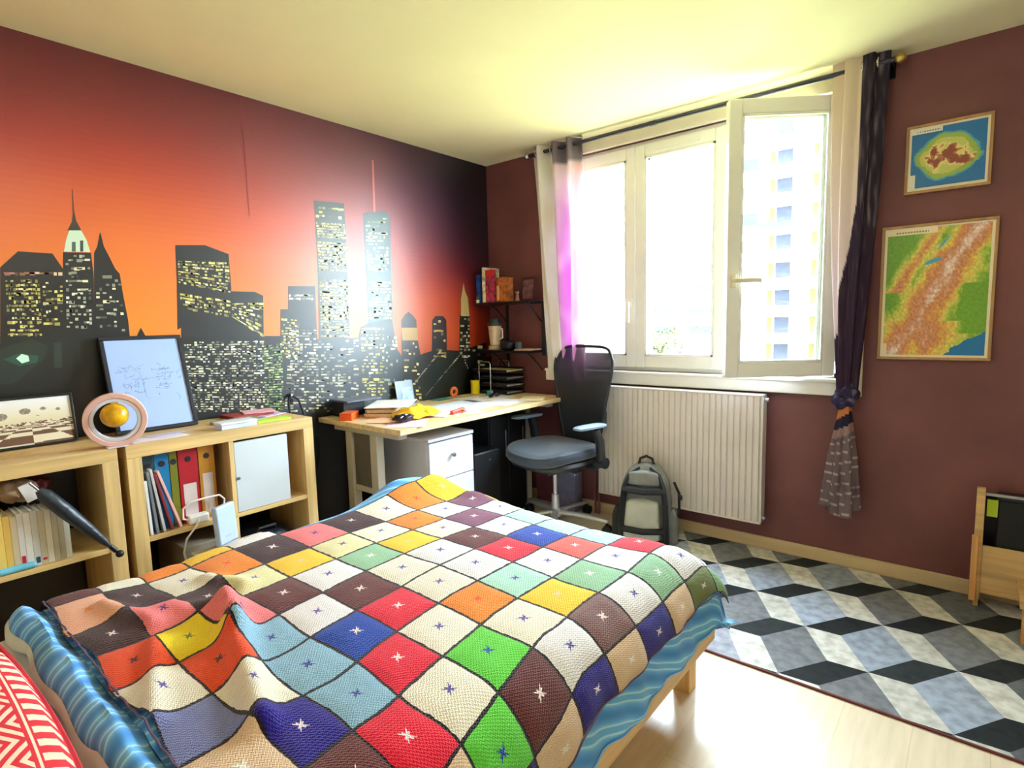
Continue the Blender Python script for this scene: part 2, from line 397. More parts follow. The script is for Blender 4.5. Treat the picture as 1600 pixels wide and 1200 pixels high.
def sky(y, z):
    i = 0
    while i < len(SKYY) - 2 and y > SKYY[i + 1]: i += 1
    j = 0
    while j < len(SKYZ) - 2 and z < SKYZ[j + 1]: j += 1
    a = min(1, max(0, (y - SKYY[i]) / (SKYY[i + 1] - SKYY[i]))); b = min(1, max(0, (SKYZ[j] - z) / (SKYZ[j] - SKYZ[j + 1])))
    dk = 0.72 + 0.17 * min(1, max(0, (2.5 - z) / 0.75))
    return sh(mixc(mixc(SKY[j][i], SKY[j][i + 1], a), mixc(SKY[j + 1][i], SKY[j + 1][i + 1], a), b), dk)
mu = MB()
mu.grid(lambda u, v: (0.0015, -4.68 + 4.68 * u, 0.075 + (H - 0.075) * v), 150, 90, cf=lambda u, v: sky(-4.68 + 4.68 * u, 0.075 + (H - 0.075) * v))
x = 0.0017
mu.add([(x, -4.69, 0.072), (x, -0.001, 0.072), (x, -0.001, 1.06), (x, -4.69, 1.06)], [(0, 1, 2, 3)], (17, 18, 19))
mu.add([(x, -4.69, 1.0), (x, -2.8, 1.0), (x, -2.8, 1.29), (x, -4.69, 1.29)], [(0, 1, 2, 3)], (22, 22, 22))
for poly, c in MURAL_P:
    x += 0.00004
    mu.add([(x, p[0], p[1]) for p in poly][::-1], [tuple(range(len(poly)))], c if max(c) > 150 else sh(c, 0.62))
PAL = {'y': [(226, 214, 128), (206, 192, 96), (240, 232, 176), (176, 160, 84)], 'w': [(226, 226, 206), (190, 186, 160), (150, 150, 130), (236, 226, 180)],
       'g': [(206, 220, 140), (160, 190, 120), (120, 150, 110)], 'r': [(200, 130, 110), (220, 190, 160), (180, 120, 60)],
       'c': [(214, 234, 206), (190, 214, 196), (224, 230, 170)], 'o': [(196, 150, 70), (220, 190, 120)]}
for q, nr, nc, den, pal in MURAL_Z:
    x += 0.00004
    TL, TR, BR, BL = q
    def P(u, v):
        a = (TL[0] + (TR[0] - TL[0]) * u, TL[1] + (TR[1] - TL[1]) * u); b = (BL[0] + (BR[0] - BL[0]) * u, BL[1] + (BR[1] - BL[1]) * u)
        return (x, a[0] + (b[0] - a[0]) * v, a[1] + (b[1] - a[1]) * v)
    for r in range(nr):
        rowp = min(1, den * random.choice([0.7, 1.0, 1.15, 1.2]))
        for c in range(nc):
            if random.random() > rowp: continue
            w_ = random.choice([0.7, 1.0, 1.08, 1.08, 2.0]) if c < nc - 1 else 0.9; u0 = c / nc; u1 = (c + w_) / nc; v0 = (r + 0.16 * random.random()) / nr; v1 = (r + random.choice([0.5, 0.62, 0.8])) / nr
            mu.add([P(u0, v0), P(u0, v1), P(u1, v1), P(u1, v0)], [(0, 1, 2, 3)], sh(random.choice(PAL[pal]), random.choice([0.55, 0.8, 1.0, 1.0])))
for yy in (-2.95, -1.85, -0.72):   # faint seams between the wallpaper drops
    mu.add([(x + 0.0001, yy, 1.9), (x + 0.0001, yy, 2.49), (x + 0.0001, yy + 0.0025, 2.49), (x + 0.0001, yy + 0.0025, 1.9)], [(0, 3, 2, 1)], sky(yy, 2.2))
mural = mu.build('skyline_wallpaper', vmat('wallpaper_print', 0.37, 0.75), parent=wl)
mural['label'] = 'glossy wallpaper with an orange and purple sunset over a lit city skyline'

# ---- window
W1 = MB()
W1.box(WX0, WX1, 0.02, 0.10, WZ0, WZ0 + 0.03).box(WX0, WX1, 0.02, 0.10, WZ1 - 0.03, WZ1)
W1.box(WX0, WX0 + 0.03, 0.02, 0.10, WZ0, WZ1).box(WX1 - 0.03, WX1, 0.02, 0.10, WZ0, WZ1)
W1.box(1.805, 1.845, 0.02, 0.10, WZ0, WZ1)
win = struct('window_1', W1, M['pvc'], bev=0.004)
# casing boards around the opening, the shutter box above and the sill skirt below
c = MB()
c.box(WX1, 2.505, -0.020, 0.0, 0.905, 2.47).box(0.60, WX1, -0.030, 0.0, 2.41, 2.497).box(0.56, WX0, -0.020, 0.0, 0.905, 2.41)
c.box(WX1 - 0.002, 2.44, -0.03, -0.02, 0.99, 2.41)
c.build('casing', M['casing'], parent=win, bev=0.003)
c = MB(); c.box(0.56, 2.44, -0.045, 0.0, 0.905, 0.975).box(0.56, 2.44, -0.060, 0.02, 0.972, 0.990)
c.build('sill', M['pvc'], parent=win, bev=0.005)
def sash(x0, x1, z0, z1, y0, y1, M4=None, handle='l', yh=None, name='sash'):
    s = 0.062; q = MB()
    q.box(x0, x0 + s, y0, y1, z0, z1, M4=M4).box(x1 - s, x1, y0, y1, z0, z1, M4=M4)
    q.box(x0 + s, x1 - s, y0, y1, z0, z0 + s + 0.012, M4=M4).box(x0 + s, x1 - s, y0, y1, z1 - s - 0.012, z1, M4=M4)
    o = q.build(name, M['pvc'], parent=win, bev=0.005)
    g = MB().box(x0 + s, x1 - s, y0 + 0.025, y0 + 0.031, z0 + s, z1 - s, M4=M4); g.build('pane', M['glass'], parent=o)
    g = MB(); a, b_ = x0 + s, x1 - s; c0, c1 = z0 + s + 0.012, z1 - s - 0.012
    for yq in (y0 - 0.0005, y1 - 0.006):
        g.box(a, b_, yq, yq + 0.0065, c0, c0 + 0.012, M4=M4).box(a, b_, yq, yq + 0.0065, c1 - 0.012, c1, M4=M4)
        g.box(a, a + 0.012, yq, yq + 0.0065, c0, c1, M4=M4).box(b_ - 0.012, b_, yq, yq + 0.0065, c0, c1, M4=M4)
    g.build('glazing_bead', M['pvc'], parent=o)
    if handle:
        hx = x0 + 0.03 if handle[0] == 'l' else x1 - 0.03; zm = 1.42 if handle != 'lo' else 1.50
        h = MB().box(hx - 0.014, hx + 0.014, y0 - 0.012, y0, zm - 0.035, zm + 0.035, M4=M4)
        if handle == 'lo': h.box(hx - 0.01, hx + 0.125, y0 - 0.05, y0 - 0.032, zm - 0.011, zm + 0.011, M4=M4)
        else: h.box(hx - 0.011, hx + 0.011, y0 - 0.05, y0 - 0.032, zm - 0.12, zm + 0.012, M4=M4)
        h.box(hx - 0.008, hx + 0.008, y0 - 0.034, y0 - 0.010, zm - 0.008, zm + 0.008, M4=M4)
        h.build('handle', M['pvc'] if handle != 'lo' else M['casing'], parent=o, bev=0.004)
    return o
sash(0.745, 1.245, 1.015, 2.385, -0.004, 0.05, handle='r')
sash(1.250, 1.808, 1.015, 2.385, -0.004, 0.05, handle=None)
q = MB().box(1.38, 1.66, -0.010, -0.004, 2.335, 2.352); q.build('air_vent', M['pvc'], parent=win, bev=0.002)
A = radians(37)
hinge = Matrix.Translation((2.385, -0.035, 0)) @ Matrix.Rotation(A, 4, 'Z')
o = sash(-0.548, 0.0, 1.008, 2.385, 0.0, 0.055, M4=hinge, handle='lo')
o['label'] = 'right casement swung open into the room'
for zz in (1.12, 2.26): MB().cyl((2.39, -0.036, zz - 0.04), (2.39, -0.036, zz + 0.04), 0.008).build('hinge', M['pvc'], parent=win)

# ---- radiator
rad = thing('radiator', 'white ribbed panel radiator below the window', 'radiator', (1.55, -0.06, 0.13))
rx0, rx1, rz0, rz1 = 1.035, 2.068, 0.172, 0.897
nr = 29; q = MB(); prof = []
for i in range(nr):
    a = rx0 + 0.012 + (rx1 - rx0 - 0.024) * i / nr; p = (rx1 - rx0 - 0.024) / nr
    prof += [(a, -0.107), (a + p * 0.12, -0.117), (a + p * 0.74, -0.117), (a + p * 0.86, -0.107)]
prof += [(rx1 - 0.012, -0.104)]
q.grid(lambda u, v: (prof[round(u * (len(prof) - 1))][0], prof[round(u * (len(prof) - 1))][1], rz0 + 0.012 + (rz1 - rz0 - 0.024) * v), len(prof) - 1, 1)
q.build('ribbed_panel', M['radiator'], parent=rad, ang=20)
q = MB().box(rx0, rx1, -0.118, -0.05, rz1 - 0.012, rz1).box(rx0, rx1, -0.118, -0.05, rz0, rz0 + 0.012)
q.box(rx0, rx0 + 0.012, -0.118, -0.05, rz0, rz1).box(rx1 - 0.012, rx1, -0.118, -0.05, rz0, rz1)
q.build('casing', M['radiator'], parent=rad, bev=0.003)
MB().box(rx0 + 0.01, rx1 - 0.01, -0.062, -0.05, rz0, rz1).build('back_panel', M['radiator'], parent=rad)
q = MB()
for xx in (1.2, 1.9):
    for zz in (0.35, 0.75): bx(xx, xx + 0.03, -0.051, -0.0005, zz, zz + 0.03).build('wall_bracket', M['radiator'], parent=rad)
MB().cyl((rx1, -0.09, 0.868), (rx1 + 0.02, -0.09, 0.868), 0.011).build('bleed_valve', M['steel'], parent=rad)
MB().cyl((rx1, -0.09, 0.205), (rx1 + 0.016, -0.09, 0.205), 0.011).build('plug', M['steel'], parent=rad)
for k, xx in enumerate((0.985, 1.012)):
    MB().tube([(xx, -0.075, 0.012), (xx, -0.075, 0.5 if k == 0 else 0.2), (xx + 0.03, -0.085, 0.52 if k == 0 else 0.205)], 0.0085, 8).build('pipe', M['wallpaint'], parent=rad)

# ---- curtain rod and the two curtains
rod = thing('curtain_rod', 'dark grey curtain rod across the top of the window', 'curtain rod', (1.52, -0.12, 2.44))
MB().cyl((0.50, -0.115, 2.455), (2.60, -0.115, 2.455), 0.0125).build('pole', M['charcoal'], parent=rod)
for xx in (0.485, 2.615): MB().ell((xx, -0.115, 2.455), (0.024, 0.024, 0.024)).build('finial', M['brass'] if xx > 1 else M['chrome'], parent=rod)
for xx in (0.53, 2.575): MB().box(xx - 0.008, xx + 0.008, -0.125, -0.0305 if 0.6 < xx < 2.4 else -0.0005, 2.445, 2.465).box(xx - 0.012, xx + 0.012, -0.036 if 0.6 < xx < 2.4 else -0.006, -0.0305 if 0.6 < xx < 2.4 else -0.0005, 2.41, 2.49).build('bracket', M['blackmetal'], parent=rod)
MB().cyl((1.40, -0.115, 2.455), (1.44, -0.115, 2.455), 0.0145).build('pole_joint', M['charcoal'], parent=rod)

def curtain_left(u, v):          # u across, v downwards
    z = 2.495 - v * 1.57
    xl = 0.52 + 0.10 * v; xr = 0.935 + 0.01 * sin(v * 5)
    xx = xl + (xr - xl) * u
    amp = 0.042 * (1 - 0.35 * v)
    yy = -0.115 + 0.022 * v + amp * sin(u * 2 * pi * 3.4 + 0.6) + 0.010 * sin(u * 17 + v * 6)
    return (xx, yy, z)
def ccol_left(u, v):
    n = noise.noise(Vector((u * 6, v * 9, 1.3)))
    if u < 0.40: return mixc((226, 220, 206), (240, 240, 240), 0.5 + n)
    if v < 0.10: return mixc((128, 118, 128), (110, 100, 112), n)
    t = min(1, max(0, (v - 0.10) / 0.45))
    base = mixc((206, 186, 196), (206, 150, 208), t)
    base = mixc(base, (210, 112, 204), 0.6 * exp(-((u - 0.60) / 0.07) ** 2) * t)
    if u > 0.84 and v > 0.1: base = mixc(base, (246, 176, 190), 0.7)
    return mixc(base, (250, 226, 240), max(0, n))
cl = thing('curtain', 'eyelet curtain hanging open left of the window, cream beside lilac pink', 'curtain', (0.72, -0.115, 0.93), group='window curtains')
MB().grid(curtain_left, 110, 60, cf=ccol_left, sm=True).build('cloth', M['curtain'], parent=cl, solid=0.0)
for xx in (0.575, 0.70, 0.845): MB().tube([(xx + 0.003 * sin(a), -0.115 + 0.026 * cos(a), 2.455 + 0.026 * sin(a)) for a in [2 * pi * k / 18 for k in range(18)]], 0.005, 8, closed=True).build('eyelet', M['chrome'], parent=cl)

def right_rad(v):  # half width of the gathered curtain by height fraction (top 0 .. knot 1)
    return 0.098 * (1 - v) ** 1.2 + 0.040 * v + 0.018 * sin(v * pi)
cr = thing('curtain', 'curtain tied in a knot right of the window, cream edge and dark print', 'curtain', (2.47, -0.10, 0.32), group='window curtains')
def curtain_right(u, v):
    z = 2.50 - v * 1.565
    a = u * 2 * pi; c0 = 2.462 - 0.006 * v; r = right_rad(v)
    fold = 1 + 0.22 * sin(a * 7 + 2 * v)
    return (c0 + r * cos(a + pi) * fold, -0.105 + 0.040 * (1 - 0.25 * v) * sin(a + pi) * fold, z)
def ccol_right(u, v):
    a = u * 2 * pi + pi; c = cos(a)          # c<0: side towards the window
    n = noise.noise(Vector((u * 22, v * 30, 4.1)))
    edge = 0.12 - 0.55 * max(0, v - 0.42) / 0.2
    if c < edge: return mixc((216, 196, 172), (226, 206, 214), min(1, v * 1.6))
    b = mixc((50, 46, 56), (58, 42, 60), v)
    return mixc(b, (128, 116, 120), max(0, noise.noise(Vector((u * 60, v * 14, 4.1)))) * 1.3 * (1 if v < 0.5 else 0.3))
MB().grid(curtain_right, 140, 90, cf=ccol_right, sm=True).build('cloth', M['curtain'], parent=cr)
k = MB()
def knot(u, v):
    a = 2 * pi * u; b = 2 * pi * v; R = 0.026; r = 0.030
    x_ = (R + r * cos(b)) * cos(a); z_ = (R + r * cos(b)) * sin(a) * 1.15; y_ = r * sin(b) * 1.15
    w_ = 1 + 0.10 * sin(a * 6 + b * 3)
    return (2.452 + x_ * w_ + 0.25 * z_, -0.112 + y_ * w_, 0.915 + z_ * w_)
k.grid(knot, 40, 24, cf=lambda u, v: mixc((58, 52, 78), (120, 112, 140), max(0, noise.noise(Vector((u * 9, v * 9, 0))) * 1.5)))
k.build('knot', M['curtain'], parent=cr)
def tail(u, v):
    z = 0.89 - 0.565 * v + 0.022 * sin(u * 2 * pi * 2 + 1) * v
    a = 2 * pi * u; r = 0.020 + 0.056 * v ** 0.8
    f = 1 + 0.26 * sin(a * 6 + 0.7) * min(1, v * 2)
    return (2.452 - 0.010 * v + r * cos(a) * f, -0.105 + 0.042 * min(1, 0.5 + v) * sin(a) * f, z)
def tcol(u, v):
    n = noise.noise(Vector((u * 5, v * 4, 7)))
    vv = v + 0.05 * sin(u * 2 * pi * 1.0 + 2)
    if vv < 0.14: return (196, 122, 74)
    if vv < 0.24: return (44, 42, 60)
    if vv < 0.32: return (150, 122, 120)
    f = (vv * 11.0) % 1.0
    c_ = (176, 160, 158) if f < 0.16 + 0.10 * n else (118, 102, 106)
    return mixc(c_, (90, 76, 84), max(0, noise.noise(Vector((u * 30, v * 5, 2)))))
MB().grid(tail, 96, 48, cf=tcol).build('tail', M['curtain'], parent=cr)
for xx in (2.41, 2.47, 2.53): MB().tube([(xx, -0.115 + 0.026 * cos(a), 2.455 + 0.026 * sin(a)) for a in [2 * pi * k / 18 for k in range(18)]], 0.005, 8, closed=True).build('eyelet', M['chrome'], parent=cr)

# ================================================================== FRAMED MAPS
VM = vmat('printed_paper', 0.42, 0.5)
def wall_frame(name, label, x0, x1, z0, z1, colf, n, frame_m):
    t = thing(name, label, 'framed map', ((x0 + x1) / 2, -0.012, z0), group=None)
    f = 0.012; q = MB()
    q.box(x0, x1, -0.020, -0.001, z0, z0 + f).box(x0, x1, -0.020, -0.001, z1 - f, z1).box(x0, x0 + f, -0.020, -0.001, z0 + f, z1 - f).box(x1 - f, x1, -0.020, -0.001, z0 + f, z1 - f)
    q.build('frame', frame_m, parent=t, bev=0.002)
    q = MB(); a, b, c_, d = x0 + f, x1 - f, z0 + f, z1 - f
    q.grid(lambda u, v: (a + (b - a) * u, -0.012, c_ + (d - c_) * v), n, int(n * (d - c_) / (b - a)), cf=colf)
    q.build('map_sheet', VM, parent=t)
def fbm(x, y, s, o=4):
    t = 0; a = 1
    for i in range(o): t += a * noise.noise(Vector((x * s, y * s, i * 3.7))); a *= 0.55; s *= 2.1
    return t
def alps(u, v):
    if u < 0.025 or u > 0.975 or v < 0.018 or v > 0.985: return (232, 220, 190)
    if 0.03 < u < 0.50 and v > 0.945 :
        return (150, 130, 90) if (abs(v - 0.962) < 0.006 and (u * 37) % 1 < 0.7 and 0.1 < u < 0.42) else (236, 222, 184)
    if u < 0.06 and v < 0.11: return (232, 214, 180)
    n = fbm(u, v, 5) * 0.10 + fbm(u + 3, v, 22, 3) * 0.07
    # sea in the lower right corner
    if v < 0.02 + 0.16 * max(0, (u - 0.60)) / 0.4 + 0.02 * noise.noise(Vector((u * 14, v * 14, 9))) + (0.03 if u > 0.66 else 0) and u > 0.58: return (14, 110, 172)
    for cx, cy, rx, ry, an in ((0.47, 0.735, 0.085, 0.016, 0.25), (0.56, 0.865, 0.07, 0.010, 0.75)):
        du = u - cx; dv = v - cy; p = du * cos(an) + dv * sin(an); q_ = -du * sin(an) + dv * cos(an)
        if (p / rx) ** 2 + (q_ / ry) ** 2 < 1: return (70, 156, 190)
    # arc of mountains from the upper right down to the lower middle
    d1 = abs((u - 0.50) - 0.62 * (v - 0.50) - 0.35 * (v - 0.5) ** 2 * (1 if v > .5 else -1))
    e = 0.95 - d1 * 3.1 + n * 2.4
    if v < 0.28: e = max(e, 0.72 - abs(u - 0.42) * 1.5 - max(0, 0.12 - v) * 2 + n * 2)
    jura = 0.62 - abs((u - 0.30) - 0.8 * (v - 0.72)) * 5 + n * 2
    if v > 0.5: e = max(e, jura)
    if u > 0.70 and 0.18 < v < 0.56: e -= 0.75 * min(1, (u - 0.70) * 8) 
    e += 0.15
    st = [(0.0, (110, 158, 40)), (0.22, (166, 186, 66)), (0.40, (214, 200, 96)), (0.58, (216, 162, 78)), (0.78, (200, 128, 82)), (0.98, (206, 150, 124)), (1.2, (232, 212, 204))]
    e = max(0, min(1.19, e)); 
    for i in range(len(st) - 1):
        if e <= st[i + 1][0]: c_ = mixc(st[i][1], st[i + 1][1], (e - st[i][0]) / (st[i + 1][0] - st[i][0])); break
    return sh(c_, 1 + 0.9 * noise.noise(Vector((u * 46, v * 52, 3))) * (0.12 + 0.12 * e))
wall_frame('framed_map', 'large framed relief map of a mountain range, lower of two', 2.564, 2.992, 1.097, 1.728, alps, 110, M['maplewood'])
def isle(u, v):
    if u < 0.035 or u > 0.965 or v < 0.045 or v > 0.965: return (228, 218, 196)
    if 0.035 < u < 0.42 and v > 0.90: return (120, 130, 120) if (abs(v - 0.93) < 0.012 and (u * 31) % 1 < 0.6 and 0.1 < u < 0.4) else (228, 226, 208)
    if u < 0.10 and v < 0.26: return (226, 226, 210)
    du = (u - 0.50); dv = (v - 0.50)
    an = -0.12; p = du * cos(an) - dv * sin(an); q_ = du * sin(an) + dv * cos(an)
    r = sqrt((p / 0.37) ** 2 + (q_ / 0.335) ** 2) + 0.10 * fbm(u, v, 4, 3)
    if u < 0.24 and abs(v - 0.50) < 0.11: r -= 0.10
    if u > 0.72 and abs(v - 0.42) < 0.07: r -= 0.10
    if r > 1.08: return (8, 104, 166)
    if r > 1.0: return (70, 160, 180)
    if r > 0.82: return (150, 172, 70)
    m = fbm(u + 1, v, 9, 3)
    pk = max(1 - 7 * abs(u - 0.34) - 5 * abs(v - 0.50), 1 - 5 * abs(u - 0.52) - 6 * abs(v - 0.56), 1 - 6 * abs(u - 0.72) - 7 * abs(v - 0.40), 0.8 - 3.5 * abs(u - 0.60) - 9 * abs(v - 0.46))
    h = pk + 0.8 * m
    if h > 0.42: return (134, 58, 30)
    if h > 0.18: return (176, 104, 62)
    if h > -0.15: return (222, 206, 128)
    return (190, 196, 96)
wall_frame('framed_map', 'small framed map of a green island in blue sea', 2.641, 2.953, 1.867, 2.173, isle, 90, M['maplewood'])
# ================================================================== RUG
def clip(poly, x0, x1, y0, y1):
    def cut(P, f, g):
        out = []
        for i in range(len(P)):
            a, b = P[i], P[(i + 1) % len(P)]; fa, fb = f(a), f(b)
            if fa >= 0: out.append(a)
            if (fa >= 0) != (fb >= 0):
                t = fa / (fa - fb); out.append((a[0] + (b[0] - a[0]) * t, a[1] + (b[1] - a[1]) * t))
        return out
    for f in (lambda p: p[0] - x0, lambda p: x1 - p[0], lambda p: p[1] - y0, lambda p: y1 - p[1]):
        poly = cut(poly, f, None)
        if len(poly) < 3: return None
    return poly
RX0, RX1, RY0, RY1 = 1.46, 4.35, -1.192, -0.030
rg = thing('rug', 'grey rug with a pattern of tumbling three-dimensional cubes', 'rug', (2.9, -0.6, 0))
q = MB(); U = (0.132, 0.010); V = (0.1245, 0.192); W = (0.1245, -0.2125)
GRE = [(166, 176, 198), (142, 150, 166), (108, 112, 120), (178, 180, 196), (124, 126, 134)]
for i in range(-6, 14):
    for j in range(-6, 8):
        if (i + j) % 2: continue
        t = (2.183 + 0.2565 * i, -0.573 + 0.2025 * j)
        def pt(*vs): return (t[0] + sum(v[0] * s for v, s in vs), t[1] + sum(v[1] * s for v, s in vs))
        random.seed(i * 31 + j * 7 + 5); g = random.choice(GRE)
        for poly, c in (([pt(), pt((U, 1)), pt((U, 1), (V, 1)), pt((V, 1))], sh((38, 42, 46), random.uniform(0.8, 1.3))),
                        ([pt(), pt((W, 1)), pt((U, 1), (W, 1)), pt((U, 1))], sh((222, 220, 216), random.uniform(0.92, 1.04))),
                        ([pt(), pt((V, -1)), pt((W, 1), (V, -1)), pt((W, 1))], sh(g, random.uniform(0.9, 1.06)))):
            c2 = clip(poly, RX0, RX1, RY0, RY1)
            if c2: q.add([(a, b, 0.0062) for a, b in c2], [tuple(range(len(c2)))], c)
random.seed(5)
def rug_mat():
    m = vmat('rug_print', 0.85, 0.25); nt = m.node_tree; b = nt.nodes['Principled BSDF']
    a = [n for n in nt.nodes if n.type == 'VERTEX_COLOR'][0]
    nz = _n(nt, 'ShaderNodeTexNoise'); nz.inputs['Scale'].default_value = 26; nz.inputs['Detail'].default_value = 8
    nt.links.new(_coord(nt), nz.inputs['Vector'])
    c = _ramp(nt, nz.outputs['Fac'], [(0.3, (190, 190, 190)), (0.62, (255, 255, 255))])
    mx = _n(nt, 'ShaderNodeMix', data_type='RGBA', blend_type='MULTIPLY'); mx.inputs['Factor'].default_value = 0.8
    nt.links.new(a.outputs['Color'], mx.inputs[6]); nt.links.new(c, mx.inputs[7]); nt.links.new(mx.outputs[2], b.inputs['Base Color'])
    _bump(nt, b, nz.outputs['Fac'], 0.3, 0.002); return m
q.build('pile', rug_mat(), parent=rg)
bx(RX0, RX1, RY0, RY1, 0.0005, 0.006).build('backing', mat('rug_backing', (90, 86, 84), 0.9), parent=rg)
q = MB().box(RX0, RX1, RY0 - 0.007, RY0 + 0.001, 0.0005, 0.0072); q.build('edge_binding', mat('dark_red_binding', (96, 34, 38), 0.8), parent=rg)

# ================================================================== BED
bed = thing('bed', 'low pine double bed under the blue duvet and crochet blanket', 'bed', (1.58, -2.55, 0))
BX0, BX1, BY1, BY0 = 0.90, 2.29, -1.42, -3.62
bx(BX1 - 0.03, BX1, BY0, BY1, 0.20, 0.335).build('side_rail', M['bedwood'], parent=bed, bev=0.004)
bx(BX0, BX0 + 0.03, BY0, BY1, 0.20, 0.335).build('side_rail', M['bedwood'], parent=bed, bev=0.004)
bx(BX0 + 0.03, BX1 - 0.03, BY1 - 0.03, BY1, 0.20, 0.335).build('foot_rail', M['bedwood'], parent=bed, bev=0.004)
bx(BX0 + 0.03, BX1 - 0.03, BY0, BY0 + 0.03, 0.20, 0.335).build('head_rail', M['bedwood'], parent=bed, bev=0.004)
bx(BX0 + 0.03, BX1 - 0.03, BY0 + 0.03, BY1 - 0.03, 0.27, 0.30).build('slat_base', M['bedwood'], parent=bed)
for xx in (BX0 + 0.04, BX1 - 0.125):
    for yy in (BY0 + 0.04, BY1 - 0.03):
        bx(xx, xx + 0.062, yy - 0.04, yy + 0.022, 0, 0.27).build('leg', M['bedleg'], parent=bed, bev=0.003)
mt = bx(BX0 + 0.034, BX1 - 0.034, BY0 + 0.035, BY1 - 0.034, 0.302, 0.50)
tag(mt.build('mattress', mat('white_ticking', (222, 220, 216), 0.8), loc=(1.58, -2.55, 0.302), bev=0.04, seg=4), 'white mattress on the pine bed, under the blue duvet', 'mattress')

BUMPS = [(1.00, -1.76, 0.13, 0.17, 0.082), (1.12, -1.62, 0.10, 0.07, 0.035), (1.33, -1.60, 0.08, 0.05, 0.018), (1.05, -2.75, 0.16, 0.16, -0.02), (1.9, -1.62, 0.45, 0.16, -0.014), (2.22, -1.70, 0.12, 0.10, 0.012), (1.6, -2.3, 0.5, 0.5, 0.012)]
RIDGE = [((1.46, -2.70), (1.62, -2.745), 0.030, 0.042), ((1.60, -2.745), (1.97, -2.86), 0.030, 0.040), ((1.36, -2.80), (1.48, -2.72), 0.04, 0.022), ((1.50, -2.88), (1.80, -2.985), 0.022, 0.020), ((1.24, -2.66), (1.38, -2.62), 0.03, 0.018), ((1.18, -2.90), (1.40, -2.86), 0.028, 0.020)]
def bump(x, y):
    z = 0
    for cx, cy, sx, sy, a in BUMPS: z += a * exp(-((x - cx) / sx) ** 2 - ((y - cy) / sy) ** 2)
    for (ax, ay), (bx_, by), w_, a in RIDGE:
        dx, dy = bx_ - ax, by - ay; t = max(0, min(1, ((x - ax) * dx + (y - ay) * dy) / (dx * dx + dy * dy)))
        d = sqrt((x - ax - t * dx) ** 2 + (y - ay - t * dy) ** 2); z += a * exp(-(d / w_) ** 2)
    z += 0.006 * noise.noise(Vector((x * 3.1, y * 3.3, 0))) + 0.003 * noise.noise(Vector((x * 9, y * 9, 4)))
    return z
def bend(s, s0, r, amax):
    """arc-length s -> (coordinate, drop) past the edge s0"""
    if s <= s0: return s, 0.0
    a = (s - s0) / r
    if a <= amax: return s0 + r * sin(a), r * (1 - cos(a))
    e = s - s0 - amax * r
    return s0 + r * sin(amax) + e * cos(amax), r * (1 - cos(amax)) + e * sin(amax)
def cover(s, t, off, topz=0.578):
    """s across the bed, t along it (growing towards the foot), both measured on the cloth"""
    xr, dr = bend(s, 2.185, 0.15, 1.48)
    if s < 1.03:
        xl, dl = bend(-s, -1.03, 0.10, 1.5); xr, dr = -xl, dl
    yf, df = bend(t, -1.60 - 0.055 * max(0, min(1, (s - 1.2) / 0.4)), 0.13, 1.45)
    d = (dr ** 1.6 + df ** 1.6) ** (1 / 1.6) if dr > 0 and df > 0 else dr + df
    z = topz + bump(xr, yf) * max(0, 1 - d / 0.12) - d
    n = Vector((0, 0, 1))
    if dr > 0: n += Vector(((1 if s > 1.5 else -1) * min(3, dr * 22), 0, 0))
    if df > 0: n += Vector((0, min(3, df * 22), 0))
    n.normalize()
    if dr > 0.05 and s > 1.5:
        fo = 0.006 * sin(t * 23) + 0.003 * sin(t * 57 + 1); xr += fo * min(1, (dr - 0.05) / 0.1)
    if dr > 0 and df > 0 and s > 1.5:
        k_ = min(dr, df); xr += 0.18 * k_; yf += 0.12 * k_
    if df > 0.04: yf += 0.010 * sin(s * 27) * min(1, df / 0.1)
    p = Vector((xr, yf, z)) + n * off
    if p.z < 0.30: p.z = 0.30 + (p.z - 0.30) * 0.25
    return p
def duvet_mat():
    m, nt, b = _base('blue_wave_print'); b.inputs['Roughness'].default_value = 0.75; b.inputs['Sheen Weight'].default_value = 0.15
    uv = _n(nt, 'ShaderNodeUVMap', uv_map='UVMap'); mp = _n(nt, 'ShaderNodeMapping'); mp.inputs['Rotation'].default_value = (0, 0, 0.35)
    nt.links.new(uv.outputs['UV'], mp.inputs['Vector'])
    wv = _n(nt, 'ShaderNodeTexWave', wave_type='BANDS', bands_direction='X'); wv.inputs['Scale'].default_value = 4.6; wv.inputs['Distortion'].default_value = 6.5
    wv.inputs['Detail'].default_value = 1.0; wv.inputs['Detail Scale'].default_value = 0.5
    nt.links.new(mp.outputs['Vector'], wv.inputs['Vector'])
    c1 = _ramp(nt, wv.outputs['Fac'], [(0.0, (56, 132, 208)), (0.45, (88, 160, 232)), (0.66, (112, 184, 238)), (0.84, (184, 226, 250)), (0.93, (96, 170, 232))])
    n2 = _n(nt, 'ShaderNodeTexNoise'); n2.inputs['Scale'].default_value = 2.4; nt.links.new(mp.outputs['Vector'], n2.inputs['Vector'])
    c2 = _ramp(nt, n2.outputs['Fac'], [(0.42, (255, 255, 255)), (0.66, (214, 230, 206))])
    mx = _n(nt, 'ShaderNodeMix', data_type='RGBA', blend_type='MULTIPLY'); mx.inputs['Factor'].default_value = 0.7
    nt.links.new(c1, mx.inputs[6]); nt.links.new(c2, mx.inputs[7]); nt.links.new(mx.outputs[2], b.inputs['Base Color'])
    n3 = _n(nt, 'ShaderNodeTexNoise'); n3.inputs['Scale'].default_value = 400; nt.links.new(_coord(nt), n3.inputs['Vector']); _bump(nt, b, n3.outputs['Fac'], 0.15, 0.001)
    return m
DUV = duvet_mat()
